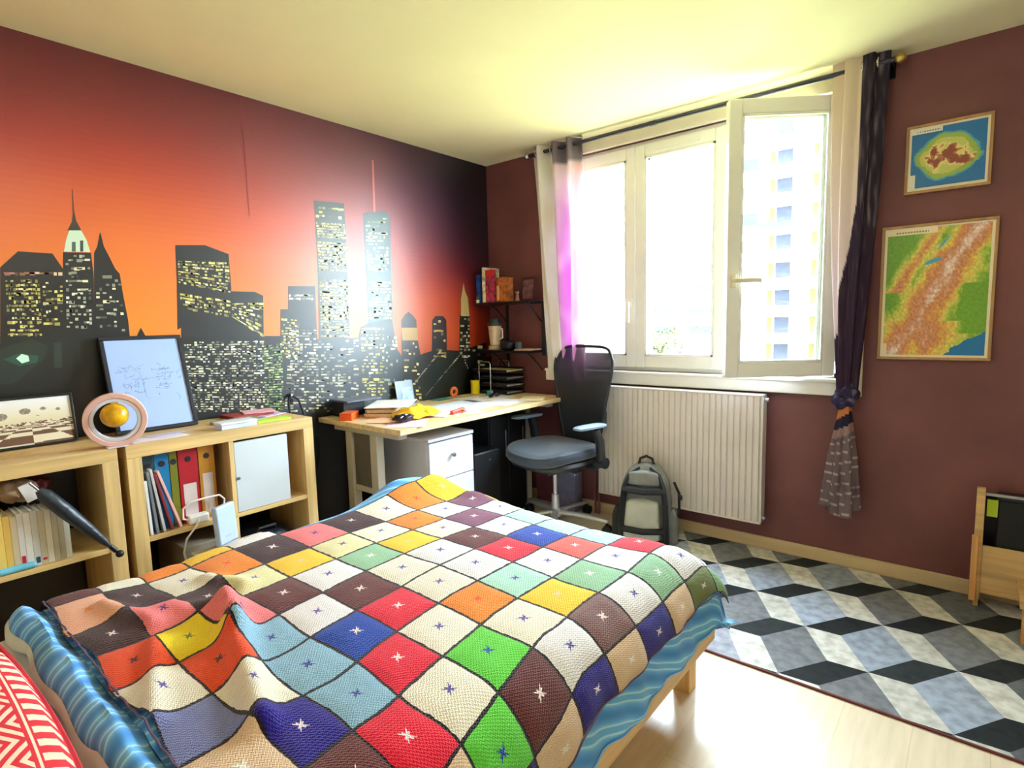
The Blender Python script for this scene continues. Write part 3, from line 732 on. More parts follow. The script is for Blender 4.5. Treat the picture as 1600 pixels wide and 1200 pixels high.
def duvet(u, v):
    s = 0.80 + (2.55 - 0.80) * u; t = -3.00 + (-1.32 + 3.00) * v
    p = cover(s, t, -0.010)
    if s > 2.42 and p.z < 0.335: p.z = 0.335 + (p.z - 0.335) * 0.18 + 0.010 * sin(t * 9) ** 2
    if s > 2.42: p.x += 0.010 * min(1, (s - 2.42) / 0.08)
    return p
q = MB().grid(duvet, 120, 120, uvf=lambda u, v: (u * 1.7, v * 1.7))
# rolled head end of the duvet
def roll(u, v):
    s = 0.80 + (2.36 - 0.80) * u; a = v * pi * 1.15
    base = cover(s, -3.00, -0.010)
    r = 0.044 + 0.008 * noise.noise(Vector((s * 4, 1, 0))) + 0.006 * sin(s * 19)
    if v < 0.25:
        k_ = v / 0.25; return (base.x, base.y - 0.034 * k_, base.z + 0.030 * k_ * k_ * (3 - 2 * k_) + 0.005 * sin(s * 23))
    a = (v - 0.25) / 0.75 * pi * 0.92
    return (base.x - 0.02 * (v - 0.25), base.y - 0.034 - r * sin(a) * 0.9 - 0.01 * noise.noise(Vector((s * 6, v * 3, 2))), base.z + 0.030 - r * 1.15 * (1 - cos(a)) * 0.95)
duv = q.build('duvet', DUV, loc=(1.58, -2.2, 0.5), ang=60)
tag(duv, 'blue duvet with pale wavy lines spread over the bed', 'duvet')
MB().grid(roll, 120, 22, uvf=lambda u, v: (u * 1.6, v * 0.3)).build('turned_edge', DUV, parent=duv, ang=60)
def under(u, v):
    s = 0.86 + (2.30 - 0.86) * u
    uu = (s - 0.80) / 1.56; p = Vector(roll(uu, 0.54 + 0.34 * v)); q_ = p.copy(); p.z -= 0.0
    a = p + (q_ - p) * v; a.y -= 0.001 + 0.006 * sin(v * pi) + 0.004 * sin(s * 30) * v; return a
MB().grid(under, 80, 8).build('lining', mat('duvet_lining', (214, 212, 196), 0.85, bump=0.3, bs=60), parent=duv, ang=60)

# crochet blanket: the squares are a pattern of one cloth
QC = {'c': (240, 231, 212), 'w': (240, 234, 236), 'y': (250, 200, 40), 'Y': (250, 222, 10), 'o': (244, 134, 22), 'O': (238, 72, 10), 'd': (60, 15, 22), 'b': (98, 38, 38), 'm': (128, 70, 100),
      'n': (130, 92, 92), 'p': (240, 120, 124), 'P': (238, 172, 140), 'r': (228, 10, 52), 's': (240, 92, 84), 'B': (8, 62, 168), 'N': (34, 16, 136), 'l': (140, 182, 208), 'L': (180, 228, 230),
      'g': (150, 192, 156), 't': (178, 224, 206), 'G': (96, 204, 58), 'v': (120, 128, 184), 'k': (112, 122, 60), 'e': (224, 190, 158), 'K': (234, 224, 172)}
ROWS = {6: 'wcywmwcLwgw', 5: 'cymwLLLrwke', 4: 'wowmwBswgeN', 3: 'ococbrwgwNe', 2: 'odcywwtynek', 1: 'cpKgccocwNe', 0: 'wdywbrcGbeN', -1: 'yoKbwBrcGNe', -2: 'ocdplllreNe', -3: 'cdpYOcNbGee', -4: 'bPdOcvePcNb'}
STAR = {'c': 'v', 'w': 'v', 'K': 'v', 'Y': 'k', 'y': 'e', 'o': 'O', 'O': 'd', 'g': 'w', 't': 'v', 'l': 'N', 'L': 'c', 'e': 'e', 'G': 'B', 'p': 'N', 'P': 'o', 'v': 'v'}
SB = [0.925, 1.078] + [1.125 + 0.153 * i for i in range(1, 7)] + [2.196, 2.315, 2.402, 2.53]
TBY = {-4: -2.995, -3: -2.875, -2: -2.765, -1: -2.645, 0: -2.508, 1: -2.354, 2: -2.199, 3: -2.043, 4: -1.887, 5: -1.731, 6: -1.576, 7: -1.44}
def quilt_mat():
    m, nt, b = _base('crochet_squares'); b.inputs['Roughness'].default_value = 0.85; b.inputs['Sheen Weight'].default_value = 0.2
    b.inputs['Specular IOR Level'].default_value = 0.2
    uv = _n(nt, 'ShaderNodeUVMap', uv_map='UVMap'); sp = _n(nt, 'ShaderNodeSeparateXYZ'); nt.links.new(uv.outputs['UV'], sp.inputs[0])
    def mth(op, a, b_=None, c=None):
        n = _n(nt, 'ShaderNodeMath', operation=op)
        for i, x_ in enumerate((a, b_, c)):
            if x_ is None: continue
            if isinstance(x_, (int, float)): n.inputs[i].default_value = x_
            else: nt.links.new(x_, n.inputs[i])
        return n.outputs[0]
    wob = _n(nt, 'ShaderNodeTexNoise'); wob.inputs['Scale'].default_value = 9; nt.links.new(uv.outputs['UV'], wob.inputs['Vector'])
    wv_ = mth('MULTIPLY', mth('SUBTRACT', wob.outputs['Fac'], 0.5), 0.05)
    fx = mth('SUBTRACT', mth('FRACT', sp.outputs['X']), 0.5); fy = mth('SUBTRACT', mth('FRACT', sp.outputs['Y']), 0.5)
    ax = mth('ABSOLUTE', fx); ay = mth('ABSOLUTE', fy)
    edge = mth('GREATER_THAN', mth('ADD', mth('MAXIMUM', ax, ay), wv_), 0.474)
    r = mth('SQRT', mth('ADD', mth('MULTIPLY', fx, fx), mth('MULTIPLY', fy, fy)))
    d1 = mth('ABSOLUTE', mth('ADD', fx, mth('MULTIPLY', fy, 0.35))); d2 = mth('ABSOLUTE', mth('SUBTRACT', fy, mth('MULTIPLY', fx, 0.35)))
    d3 = mth('ABSOLUTE', mth('ADD', fx, fy)); d4 = mth('ABSOLUTE', mth('SUBTRACT', fx, fy))
    w_ = mth('SUBTRACT', 0.020, mth('MULTIPLY', r, 0.10))
    a1 = mth('MULTIPLY', mth('LESS_THAN', mth('MINIMUM', d3, d4), w_), mth('LESS_THAN', r, 0.118))
    a2 = mth('MULTIPLY', mth('LESS_THAN', mth('MINIMUM', d1, d2), w_), mth('LESS_THAN', r, 0.075))
    star = mth('MAXIMUM', a1, a2)
    A_ = _n(nt, 'ShaderNodeVertexColor', layer_name='Col'); B_ = _n(nt, 'ShaderNodeVertexColor', layer_name='Star')
    mott = _n(nt, 'ShaderNodeTexNoise'); mott.inputs['Scale'].default_value = 60; mott.inputs['Detail'].default_value = 3; nt.links.new(uv.outputs['UV'], mott.inputs['Vector'])
    mc = _ramp(nt, mott.outputs['Fac'], [(0.3, (225, 222, 216)), (0.6, (255, 255, 255))])
    mm = _n(nt, 'ShaderNodeMix', data_type='RGBA', blend_type='MULTIPLY'); mm.inputs['Factor'].default_value = 0.7
    nt.links.new(A_.outputs['Color'], mm.inputs[6]); nt.links.new(mc, mm.inputs[7])
    m1 = _n(nt, 'ShaderNodeMix', data_type='RGBA'); nt.links.new(star, m1.inputs[0]); nt.links.new(mm.outputs[2], m1.inputs[6]); nt.links.new(B_.outputs['Color'], m1.inputs[7])
    m2 = _n(nt, 'ShaderNodeMix', data_type='RGBA'); nt.links.new(edge, m2.inputs[0]); nt.links.new(m1.outputs[2], m2.inputs[6]); m2.inputs[7].default_value = lin((34, 18, 26))
    nt.links.new(m2.outputs[2], b.inputs['Base Color'])
    # crochet stitches: short ribs, direction changes from square to square through the row number
    k1 = mth('MULTIPLY', sp.outputs['X'], 2 * pi * 19); k2 = mth('MULTIPLY', sp.outputs['Y'], 2 * pi * 15)
    rib = mth('MULTIPLY', mth('SINE', mth('ADD', k1, mth('MULTIPLY', mth('SINE', k2), 0.9))), mth('SINE', k2))
    hgt = mth('ADD', mth('MULTIPLY', rib, 0.5), mth('MULTIPLY', mott.outputs['Fac'], 0.8))
    hgt = mth('SUBTRACT', hgt, mth('MULTIPLY', edge, 1.2))
    _bump(nt, b, hgt, 0.75, 0.0035)
    return m
q = MB(); starc = []
NU = 14
for r in range(-4, 7):
    for ci in range(11):
        s0, s1 = SB[ci], SB[ci + 1]; t0, t1 = TBY[r], TBY[r + 1]
        if r == 6: t1 = TBY[6] + 0.135
        ch = ROWS[r][ci]; nu = NU if ci < 10 else 6
        def fn(u, v, s0=s0, s1=s1, t0=t0, t1=t1):
            s = s0 + (s1 - s0) * u; t = t0 + (t1 - t0) * v
            # rumpling: seams bulge a little out of straight
            du = 0.010 * noise.noise(Vector((s * 6, t * 6, 2.2))) * (1.6 if t < -2.6 else 0.8); dv = 0.010 * noise.noise(Vector((s * 6, t * 6, 8.8))) * (1.6 if t < -2.6 else 0.8)
            e = min(u, 1 - u, v, 1 - v)
            kk = 0.09 * max(0, min(1, (-2.30 - t) / 0.4)); s = 1.2 + (s - 1.2) * (1 + kk)
            p = cover(s + du, t + dv, 0.010 + 0.005 * min(1, e * 5))
            return p
        umax = 1.0 if ci < 10 else 0.18
        n0 = len(q.f)
        if ci == 10 or (ci == 0 and r >= 1): continue
        q.grid(fn, nu, NU, cf=lambda u, v, ch=ch: QC[ch], uvf=lambda u, v, ci=ci, r=r: (ci + u, r + 20 + v))
        sc = (240, 222, 222) if ch not in STAR else sh(QC[STAR[ch]], 1.0)
        if ch in 'cwKtlge' : sc = (84, 70, 150) if ch in 'cwKtl' else (236, 232, 226)
        if ch == 'l': sc = (50, 50, 140)
        if ch == 'p': sc = (110, 30, 130)
        starc += [sc] * (len(q.f) - n0)
quilt = q.build('crochet_blanket', quilt_mat(), loc=(1.7, -2.3, 0.5), ang=75)
at = quilt.data.color_attributes.new('Star', 'FLOAT_COLOR', 'CORNER'); buf = []
for p in quilt.data.polygons: buf += list(lin(starc[p.index])) * p.loop_total
at.data.foreach_set('color', buf)
tag(quilt, 'multicoloured crochet blanket of joined squares spread over the blue duvet', 'blanket')
# blanket-stitch hems along the head and right edges
def hem(name, pts): return MB().tube(pts, 0.0022, 6).build(name, mat('hem_yarn', (96, 76, 96), 0.9), parent=quilt)
hem('hem', [cover(0.99 + (2.50 - 0.99) * k / 80, -2.997, 0.012) + Vector((0, 0, 0.003 * sin(k * 2.1))) for k in range(81)])
hem('hem', [cover(1.2 + 1.203 * (1 + 0.09 * max(0, min(1, (-2.30 - (-2.99 + 1.53 * k / 90)) / 0.4))), -2.99 + 1.53 * k / 90, 0.011) for k in range(91)])

# red pillow with a cream pattern
def pillow_mat():
    m, nt, b = _base('red_pattern_print'); b.inputs['Roughness'].default_value = 0.8
    uv = _n(nt, 'ShaderNodeUVMap', uv_map='UVMap'); sp = _n(nt, 'ShaderNodeSeparateXYZ'); nt.links.new(uv.outputs['UV'], sp.inputs[0])
    def mth(op, a, b_=None):
        n = _n(nt, 'ShaderNodeMath', operation=op)
        for i, x_ in enumerate((a, b_)):
            if x_ is None: continue
            if isinstance(x_, (int, float)): n.inputs[i].default_value = x_
            else: nt.links.new(x_, n.inputs[i])
        return n.outputs[0]
    y = mth('MULTIPLY', sp.outputs['Y'], 9.0); band = mth('FRACT', mth('MULTIPLY', y, 0.5))
    cols = mth('GREATER_THAN', mth('FRACT', mth('MULTIPLY', sp.outputs['X'], 17)), 0.5)
    zig = mth('GREATER_THAN', mth('FRACT', mth('ADD', mth('MULTIPLY', sp.outputs['Y'], 24), mth('MULTIPLY', mth('PINGPONG', mth('MULTIPLY', sp.outputs['X'], 12), 1.0), 2.0))), 0.52)
    inb = mth('MULTIPLY', mth('GREATER_THAN', band, 0.12), mth('LESS_THAN', band, 0.46))
    line = mth('LESS_THAN', mth('ABSOLUTE', mth('SUBTRACT', band, 0.5)), 0.018); line2 = mth('LESS_THAN', mth('ABSOLUTE', mth('SUBTRACT', band, 0.07)), 0.018)
    inz = mth('MULTIPLY', mth('GREATER_THAN', band, 0.56), zig)
    f = mth('MAXIMUM', mth('MAXIMUM', mth('MULTIPLY', inb, cols), inz), mth('MAXIMUM', line, line2))
    mx = _n(nt, 'ShaderNodeMix', data_type='RGBA'); nt.links.new(f, mx.inputs[0]); mx.inputs[6].default_value = lin((206, 34, 52)); mx.inputs[7].default_value = lin((244, 208, 186))
    nt.links.new(mx.outputs[2], b.inputs['Base Color'])
    n3 = _n(nt, 'ShaderNodeTexNoise'); n3.inputs['Scale'].default_value = 300; nt.links.new(_coord(nt), n3.inputs['Vector']); _bump(nt, b, n3.outputs['Fac'], 0.2, 0.001)
    return m
def pil(side):
    def f(u, v):
        a = 2 * u - 1; b_ = 2 * v - 1
        px = a * (1 - 0.07 * b_ * b_); py = b_ * (1 - 0.07 * a * a)
        h = max(0, (1 - a ** 4)) ** 0.5 * max(0, (1 - b_ ** 4)) ** 0.5
        return (1.67 + 0.40 * px, -3.350 + 0.245 * py, 0.615 + side * 0.070 * h + 0.004 * noise.noise(Vector((u * 6, v * 6, 0))) * h)
    return f
q = MB().grid(pil(1), 40, 30, uvf=lambda u, v: (u, v)).grid(pil(-1), 40, 30, uvf=lambda u, v: (u, v))
pw = q.build('pillow', pillow_mat(), loc=(1.58, -3.4, 0.55), ang=80)
tag(pw, 'red pillow with a cream pattern at the head of the bed', 'pillow')
MB().tube([(1.67 + 0.40 * px * 1.0, -3.350 + 0.245 * py, 0.615) for px, py in [((2 * k / 20 - 1), -1 * (1 - 0.07 * (2 * k / 20 - 1) ** 2)) for k in range(21)] + [(1 * (1 - 0.07 * (2 * k / 16 - 1) ** 2), 2 * k / 16 - 1) for k in range(1, 16)] + [(-(2 * k / 20 - 1), 1 * (1 - 0.07 * (2 * k / 20 - 1) ** 2)) for k in range(21)] + [(-1 * (1 - 0.07 * (2 * k / 16 - 1) ** 2), -(2 * k / 16 - 1)) for k in range(1, 16)]], 0.005, 6, closed=True).build('piping', mat('pillow_piping', (190, 40, 56), 0.8), parent=pw)

# ================================================================== CUBE SHELVES
def cube_shelf(name, label, y0, y1, door, group):
    t = thing(name, label, 'shelving unit', (0.23, (y0 + y1) / 2, 0), group=group)
    x0, x1 = 0.02, 0.425; Z = 0.88; th = 0.052; ym = (y0 + y1) / 2; zm = 0.488
    bx(x0, x1, y0, y1, Z - th, Z).build('top_panel', M['birch'], parent=t, bev=0.0015)
    bx(x0, x1, y0, y1, 0.0, th).build('bottom_panel', M['birch'], parent=t, bev=0.0015)
    for a in (y0, y1 - th): bx(x0, x1, a, a + th, th, Z - th).build('side_panel', M['birch_z'], parent=t, bev=0.0015)
    bx(x0 + 0.005, x1 - 0.003, y0 + th, y1 - th, zm - 0.01, zm + 0.01).build('shelf_board', M['birch'], parent=t, bev=0.001)
    for a, b in ((th, zm - 0.01), (zm + 0.01, Z - th)): bx(x0 + 0.005, x1 - 0.003, ym - 0.01, ym + 0.01, a, b).build('divider', M['birch_z'], parent=t, bev=0.001)
    if door:
        d = bx(x1 - 0.022, x1 - 0.004, ym + 0.012, ym + 0.262, zm + 0.012, Z - th - 0.010).build('door_insert', mat('white_insert', (204, 210, 216), 0.35, var=0.01), parent=t, bev=0.001)
        MB().cyl((x1 - 0.004, ym + 0.022, 0.655), (x1 + 0.004, ym + 0.022, 0.655), 0.006).build('catch', M['steel'], parent=d)
        bx(x0 + 0.02, x1 - 0.030, ym + 0.2555, ym + 0.262, zm + 0.012, Z - th - 0.01).build('insert_side', M['birch_z'], parent=t)
    return t
cube_shelf('cube_shelf', 'birch cube shelf with a white door insert, beside the desk', -2.612, -1.815, True, 'birch cube shelves along the skyline wall')
cube_shelf('cube_shelf', 'birch cube shelf holding paperbacks and an umbrella', -3.450, -2.640, False, 'birch cube shelves along the skyline wall')

def book(label, x0, x1, y0, y1, z0, z1, cover_c, pages=(232, 226, 210), tilt=0.0, pivot=None, group=None, cat='book', marks=(), name='book'):
    """upright book, spine towards +x"""
    c = ((x0 + x1) / 2, (y0 + y1) / 2, z0); Mt = Matrix.Translation(Vector((x0, y0, z0))) @ Matrix.Rotation(tilt, 4, 'X')
    t = thing(name, label, cat, c, group=group); w_, d, h = x1 - x0, y1 - y0, z1 - z0
    k_ = min(0.0025, d * 0.12)
    q = MB().box(0, w_, 0, k_, 0, h, M4=Mt).box(0, w_, d - k_, d, 0, h, M4=Mt).box(w_ - k_, w_, k_, d - k_, 0, h, M4=Mt)
    q.build('cover', mat('cover', cover_c, 0.5, var=0.03), parent=t)
    MB().box(0.004, w_ - k_ - 0.0005, k_ + 0.0003, d - k_ - 0.0003, 0.003, h - 0.003, M4=Mt).build('pages', mat('pages', pages, 0.9, var=0.05, vs=200), parent=t)
    for (v0, v1, mc) in marks:
        MB().box(w_ + 0.0002, w_ + 0.0010, d * 0.18, d * 0.82, h * v0, h * v1, M4=Mt).build('spine_label', mat('spine_mark', mc, 0.5), parent=t)
    return t
def binder(label, y0, y1, c, hasl, ltop=0.22, grp='lever arch files in the cube shelf'):
    t = thing('binder', label, 'binder', (0.25, (y0 + y1) / 2, 0.4985), group=grp); z0, z1 = 0.4985, 0.822
    q = MB().box(0.09, 0.372, y0, y0 + 0.003, z0, z1).box(0.09, 0.372, y1 - 0.003, y1, z0, z1).box(0.369, 0.372, y0 + 0.003, y1 - 0.003, z0, z1)
    q.build('cover', mat('binder_cover', c, 0.45, var=0.03), parent=t, bev=0.0008)
    bx(0.10, 0.350, y0 + 0.006, y1 - 0.006, z0 + 0.01, z1 - 0.02).build('paper_block', mat('sheet_block', (214, 208, 194), 0.9, vs=160), parent=t)
    ym = (y0 + y1) / 2
    MB().lathe([(0.0125, 0), (0.0125, 0.0012), (0.008, 0.0014)], 0, 0, 20, M4=Matrix.Translation((0.3722, ym, 0.775)) @ Matrix.Rotation(pi / 2, 4, 'Y')).build('finger_hole', M['black'], parent=t)
    if hasl: bx(0.3722, 0.3732, y0 + 0.012, y1 - 0.012, z0 + 0.02, z0 + ltop).build('spine_label', mat('binder_label', (206, 190, 186), 0.6), parent=t)
binder('dark teal binder at the left end of the cube shelf', -2.552, -2.505, (32, 62, 72), False)
binder('bright blue binder beside the dark teal one', -2.503, -2.450, (10, 110, 160), False)
binder('olive green binder between the blue and red ones', -2.447, -2.418, (110, 112, 20), False)
binder('red binder with a pale spine label', -2.414, -2.338, (170, 14, 30), True, 0.17)
binder('ochre binder with a pale spine label, right of the red one', -2.334, -2.268, (190, 130, 30), True, 0.20)
for lab, y0, c, hh, tl in (('white magazine leaning at the left of the cube shelf', -2.551, (222, 226, 232), 0.225, 0.03), ('grey magazine leaning next to the white one', -2.529, (120, 124, 132), 0.26, 0.07),
                      ('pale grey magazine in the middle of the leaning row', -2.504, (190, 186, 184), 0.27, 0.12), ('dark red magazine leaning in the row', -2.475, (130, 40, 48), 0.25, 0.19), ('pink magazine at the right end of the leaning row', -2.441, (232, 176, 166), 0.265, 0.27)):
    Mt = Matrix.Translation(Vector((0.385, y0, 0.4995 + 0.001))) @ Matrix.Rotation(tl, 4, 'X')
    o = MB().box(0, 0.030, 0, 0.010, 0, hh, M4=Mt).build('magazine', mat('magazine_cover', c, 0.4), loc=(0.4, y0, 0.4995), bev=0.001)
    tag(o, lab, 'magazine', 'magazines leaning in the cube shelf')
# cable hub with white cable
hub = thing('power_hub', 'small white cable hub on the middle board of the cube shelf', 'power strip', (0.40, -2.36, 0.4985))
bx(0.375, 0.42, -2.405, -2.325, 0.4990, 0.535).build('housing', mat('hub_plastic', (236, 232, 230), 0.35), parent=hub, bev=0.006)
MB().tube([(0.40, -2.405, 0.52), (0.405, -2.425, 0.53), (0.41, -2.425, 0.575), (0.412, -2.395, 0.598), (0.412, -2.33, 0.60), (0.41, -2.275, 0.598), (0.41, -2.255, 0.575), (0.41, -2.262, 0.535), (0.395, -2.28, 0.503)], 0.0042, 8).build('cable', mat('cable_white', (232, 220, 216), 0.4), parent=hub)
MB().tube([(0.42, -2.37, 0.515), (0.437, -2.385, 0.50), (0.442, -2.43, 0.455), (0.442, -2.446, 0.40), (0.442, -2.438, 0.34), (0.445, -2.42, 0.28), (0.45, -2.41, 0.02)], 0.0042, 8).build('cable', mat('cable_white2', (222, 216, 220), 0.4), parent=hub)
# storage box standing in front with the router on it
sb = thing('storage_box', 'beige cardboard box between the cube shelf and the bed', 'box', (0.58, -2.28, 0))
bx(0.46, 0.70, -2.42, -2.13, 0.0, 0.345).build('body', mat('beige_card', (186, 172, 146), 0.8), parent=sb, bev=0.003)
bx(0.455, 0.705, -2.425, -2.125, 0.3455, 0.395).build('lid', mat('beige_card_lid', (196, 182, 156), 0.8), parent=sb, bev=0.003)
ro = thing('router', 'white upright router in front of the cube shelf', 'router', (0.52, -2.26, 0.396))
RM = Matrix.Translation((0.505, -2.295, 0.412)) @ Matrix.Rotation(radians(26), 4, 'Z') @ Matrix.Rotation(radians(-4), 4, 'Y')
MB().box(-0.014, 0.014, -0.055, 0.055, 0, 0.165, M4=RM).build('housing', mat('router_white', (180, 196, 226), 0.35, var=0.01), parent=ro, bev=0.008, seg=3)
MB().box(-0.022, 0.022, -0.045, 0.045, -0.0155, -0.0005, M4=Matrix.Translation((0.505, -2.295, 0.412)) @ Matrix.Rotation(radians(26), 4, 'Z')).build('foot', mat('router_foot', (170, 176, 190), 0.4), parent=ro, bev=0.003)
for k_ in range(3): MB().box(0.0142, 0.0148, -0.02 + k_ * 0.012, -0.014 + k_ * 0.012, 0.03, 0.034, M4=RM).build('status_light', mat('status_dot', (150, 160, 180), 0.4), parent=ro)
bg = thing('storage_bag', 'dark navy bag inside the lower right cell of the cube shelf', 'bag', (0.22, -2.03, 0.0525))
MB().ell((0.24, -2.035, 0.205), (0.15, 0.145, 0.15), 24, 14, e=0.6).build('body', mat('navy_nylon', (20, 26, 44), 0.5, bump=0.5, bs=18, bd=0.02), parent=bg)
MB().tube([(0.32, -2.09, 0.34), (0.34, -2.08, 0.37), (0.34, -2.0, 0.37), (0.32, -1.99, 0.34)], 0.008, 8).build('handle', M['black'], parent=bg)
bb = thing('document_box', 'taupe box in the lower left cell of the cube shelf', 'box', (0.22, -2.34, 0.0525))
bx(0.08, 0.395, -2.43, -2.235, 0.0525, 0.40).build('body', mat('taupe_card', (150, 138, 120), 0.8), parent=bb, bev=0.003)
bx(0.396, 0.399, -2.37, -2.30, 0.30, 0.34).build('label_holder', mat('holder', (190, 180, 166), 0.5), parent=bb)

# paperbacks in the left shelf
random.seed(21)
yy = -3.022
PB = [((226, 224, 196), 'cream paperback at the left end of the row', 0.205), ((240, 206, 110), 'yellow paperback near the left end of the row', 0.21), ((232, 190, 96), 'mustard paperback beside the yellow one', 0.20), ((214, 196, 160), 'tan paperback in the row', 0.195), ((226, 222, 220), 'white paperback with a red mark low on its spine', 0.20), ((236, 234, 230), 'slim white paperback, right of the red marked one', 0.198),
      ((212, 212, 208), 'pale grey paperback with a small blue mark', 0.20), ((200, 190, 164), 'sand paperback with a red line low on its spine', 0.196), ((222, 214, 192), 'ivory paperback in the right half of the row', 0.194), ((186, 174, 146), 'khaki paperback, third from the right end', 0.197), ((176, 164, 138), 'darker khaki paperback, second from the right end', 0.197), ((206, 200, 180), 'last paperback at the right end of the row', 0.192)]
for i, (c, lab, h) in enumerate(PB):
    w_ = 0.0155 + 0.004 * random.random(); mk = ()
    if i == 4: mk = ((0.06, 0.24, (206, 30, 50)),)
    if i == 6: mk = ((0.05, 0.16, (60, 80, 110)),)
    if i == 7: mk = ((0.08, 0.12, (190, 40, 60)),)
    book(lab, 0.27, 0.405, yy, yy + w_, 0.4990, 0.4990 + h, c, marks=mk, group='paperbacks in the left cube shelf', tilt=-0.0)
    yy += w_ + 0.0008
can = thing('pencil_case', 'light blue roll lying in front of the paperbacks', 'pencil case', (0.412, -2.955, 0.4985))
MB().cyl((0.411, -3.01, 0.5105), (0.411, -2.915, 0.5105), 0.0115, n=20).build('body', mat('light_blue_roll', (110, 190, 220), 0.5), parent=can, bev=0.002)
MB().cyl((0.411, -2.915, 0.5105), (0.411, -2.910, 0.5105), 0.009, n=20).build('cap', mat('blue_cap', (140, 206, 226), 0.5), parent=can)
um = thing('umbrella', 'folded black umbrella sticking out of the left cube shelf', 'umbrella', (0.42, -2.76, 0.50))
P0, P1 = Vector((0.434, -2.885, 0.775)), Vector((0.458, -2.700, 0.515))
d = (P1 - P0)
MB().tube([P0 + d * t for t in (0, 0.08, 0.35, 0.7, 0.92, 1.0)], [0.012, 0.024, 0.026, 0.020, 0.012, 0.006], 14).build('canopy', mat('black_nylon', (38, 46, 56), 0.4, bump=0.6, bs=22, bd=0.01), parent=um)
MB().tube([P1, P1 + d * 0.09], 0.009, 12).build('handle', M['black'], parent=um)
MB().tube([P0, P0 - d * 0.12], 0.004, 10).build('ferrule', M['steel'], parent=um)
MB().ell(tuple(P1 + d * 0.14), (0.014, 0.014, 0.014)).build('handle_knob', M['black'], parent=um)
# crumpled things above the paperbacks
tb = thing('tote_bag', 'crumpled beige and dark red tote bag on top of the paperbacks', 'bag', (0.33, -2.95, 0.70))
def crump(cx, cy, cz, rx, ry, rz, sd):
    def f(u, v):
        th = 2 * pi * u; ph = -pi / 2 + pi * v; n = 1 + 0.35 * noise.noise(Vector((cos(th) * 2 + sd, sin(th) * 2, ph * 1.6))) + 0.1 * noise.noise(Vector((cos(th) * 6 + sd, sin(th) * 6, ph * 5)))
        return (cx + rx * cos(ph) * cos(th) * n, cy + ry * cos(ph) * sin(th) * n, cz + rz * sin(ph) * n)
    return f
MB().grid(crump(0.32, -2.935, 0.768, 0.07, 0.066, 0.038, 1), 30, 18).build('body', mat('beige_canvas', (150, 122, 96), 0.85), parent=tb, ang=70)
MB().grid(crump(0.30, -2.865, 0.768, 0.05, 0.040, 0.032, 4), 26, 16).build('lining', mat('dark_red_cloth', (88, 22, 26), 0.85), parent=tb, ang=70)
MB().box(0.375, 0.395, -2.925, -2.885, 0.735, 0.80, M4=Matrix.Translation((0.38, -2.9, 0.77)) @ Matrix.Rotation(0.35, 4, 'X') @ Matrix.Translation((-0.38, 2.9, -0.77))).build('tag', mat('paper_tag', (226, 218, 216), 0.7), parent=tb)

# ================================================================== ON TOP OF THE SHELVES
ZT = 0.8805
# black framed light-blue drawing, leaning on the wall
fr = thing('framed_drawing', 'black framed light blue sheet with a faint line drawing, leaning on the wall', 'framed picture', (0.10, -2.40, ZT))
FW, FH = 0.325, 0.435
FM = Matrix.Translation((0.155, -2.566, ZT + 0.003)) @ Matrix.Rotation(radians(-17), 4, 'Y')     # local: x out, y along, z up
q = MB(); f = 0.017
q.box(-0.010, 0.010, 0, FW, 0, f, M4=FM).box(-0.010, 0.010, 0, FW, FH - f, FH, M4=FM).box(-0.010, 0.010, 0, f, f, FH - f, M4=FM).box(-0.010, 0.010, FW - f, FW, f, FH - f, M4=FM)
q.build('frame', mat('black_frame', (28, 30, 42), 0.35), parent=fr, bev=0.002)
random.seed(3)
q = MB().box(-0.006, 0.004, f, FW - f, f, FH - f, col=(160, 182, 226), M4=FM)
def stroke(pts, w_, c):
    for (a, b) in zip(pts[:-1], pts[1:]):
        dx, dy = b[0] - a[0], b[1] - a[1]; L = sqrt(dx * dx + dy * dy) or 1; nx, ny = -dy / L * w_, dx / L * w_
        q.add([FM @ Vector((0.0045, p[0], p[1])) for p in ((a[0] - nx, a[1] - ny), (b[0] - nx, b[1] - ny), (b[0] + nx, b[1] + ny), (a[0] + nx, a[1] + ny))], [(0, 1, 2, 3)], c)
for cx, cy in ((0.095, 0.245), (0.235, 0.25)):
    for k_ in range(34):
        a0 = (cx + random.uniform(-0.045, 0.045), cy + random.uniform(-0.075, 0.05)); an = random.choice([0, 0.4, pi / 2, 2.4, pi]); L = random.uniform(0.008, 0.028)
        stroke([a0, (a0[0] + L * cos(an), a0[1] + L * sin(an) * 0.8), (a0[0] + L * cos(an) + 0.006, a0[1] + L * sin(an) * 0.8 + 0.006)], 0.0005, random.choice([(70, 96, 140), (96, 124, 168), (60, 80, 120)]))
stroke([(0.14, 0.235), (0.20, 0.24)], 0.0012, (140, 168, 200)); stroke([(0.05, 0.30), (0.13, 0.27), (0.14, 0.15), (0.155, 0.145)], 0.0007, (130, 156, 196))
stroke([(0.26, 0.16), (0.275, 0.14), (0.265, 0.125)], 0.0008, (120, 146, 186)); stroke([(0.19, 0.165), (0.193, 0.158)], 0.0015, (110, 130, 170))
q.build('drawing_sheet', VM, parent=fr)
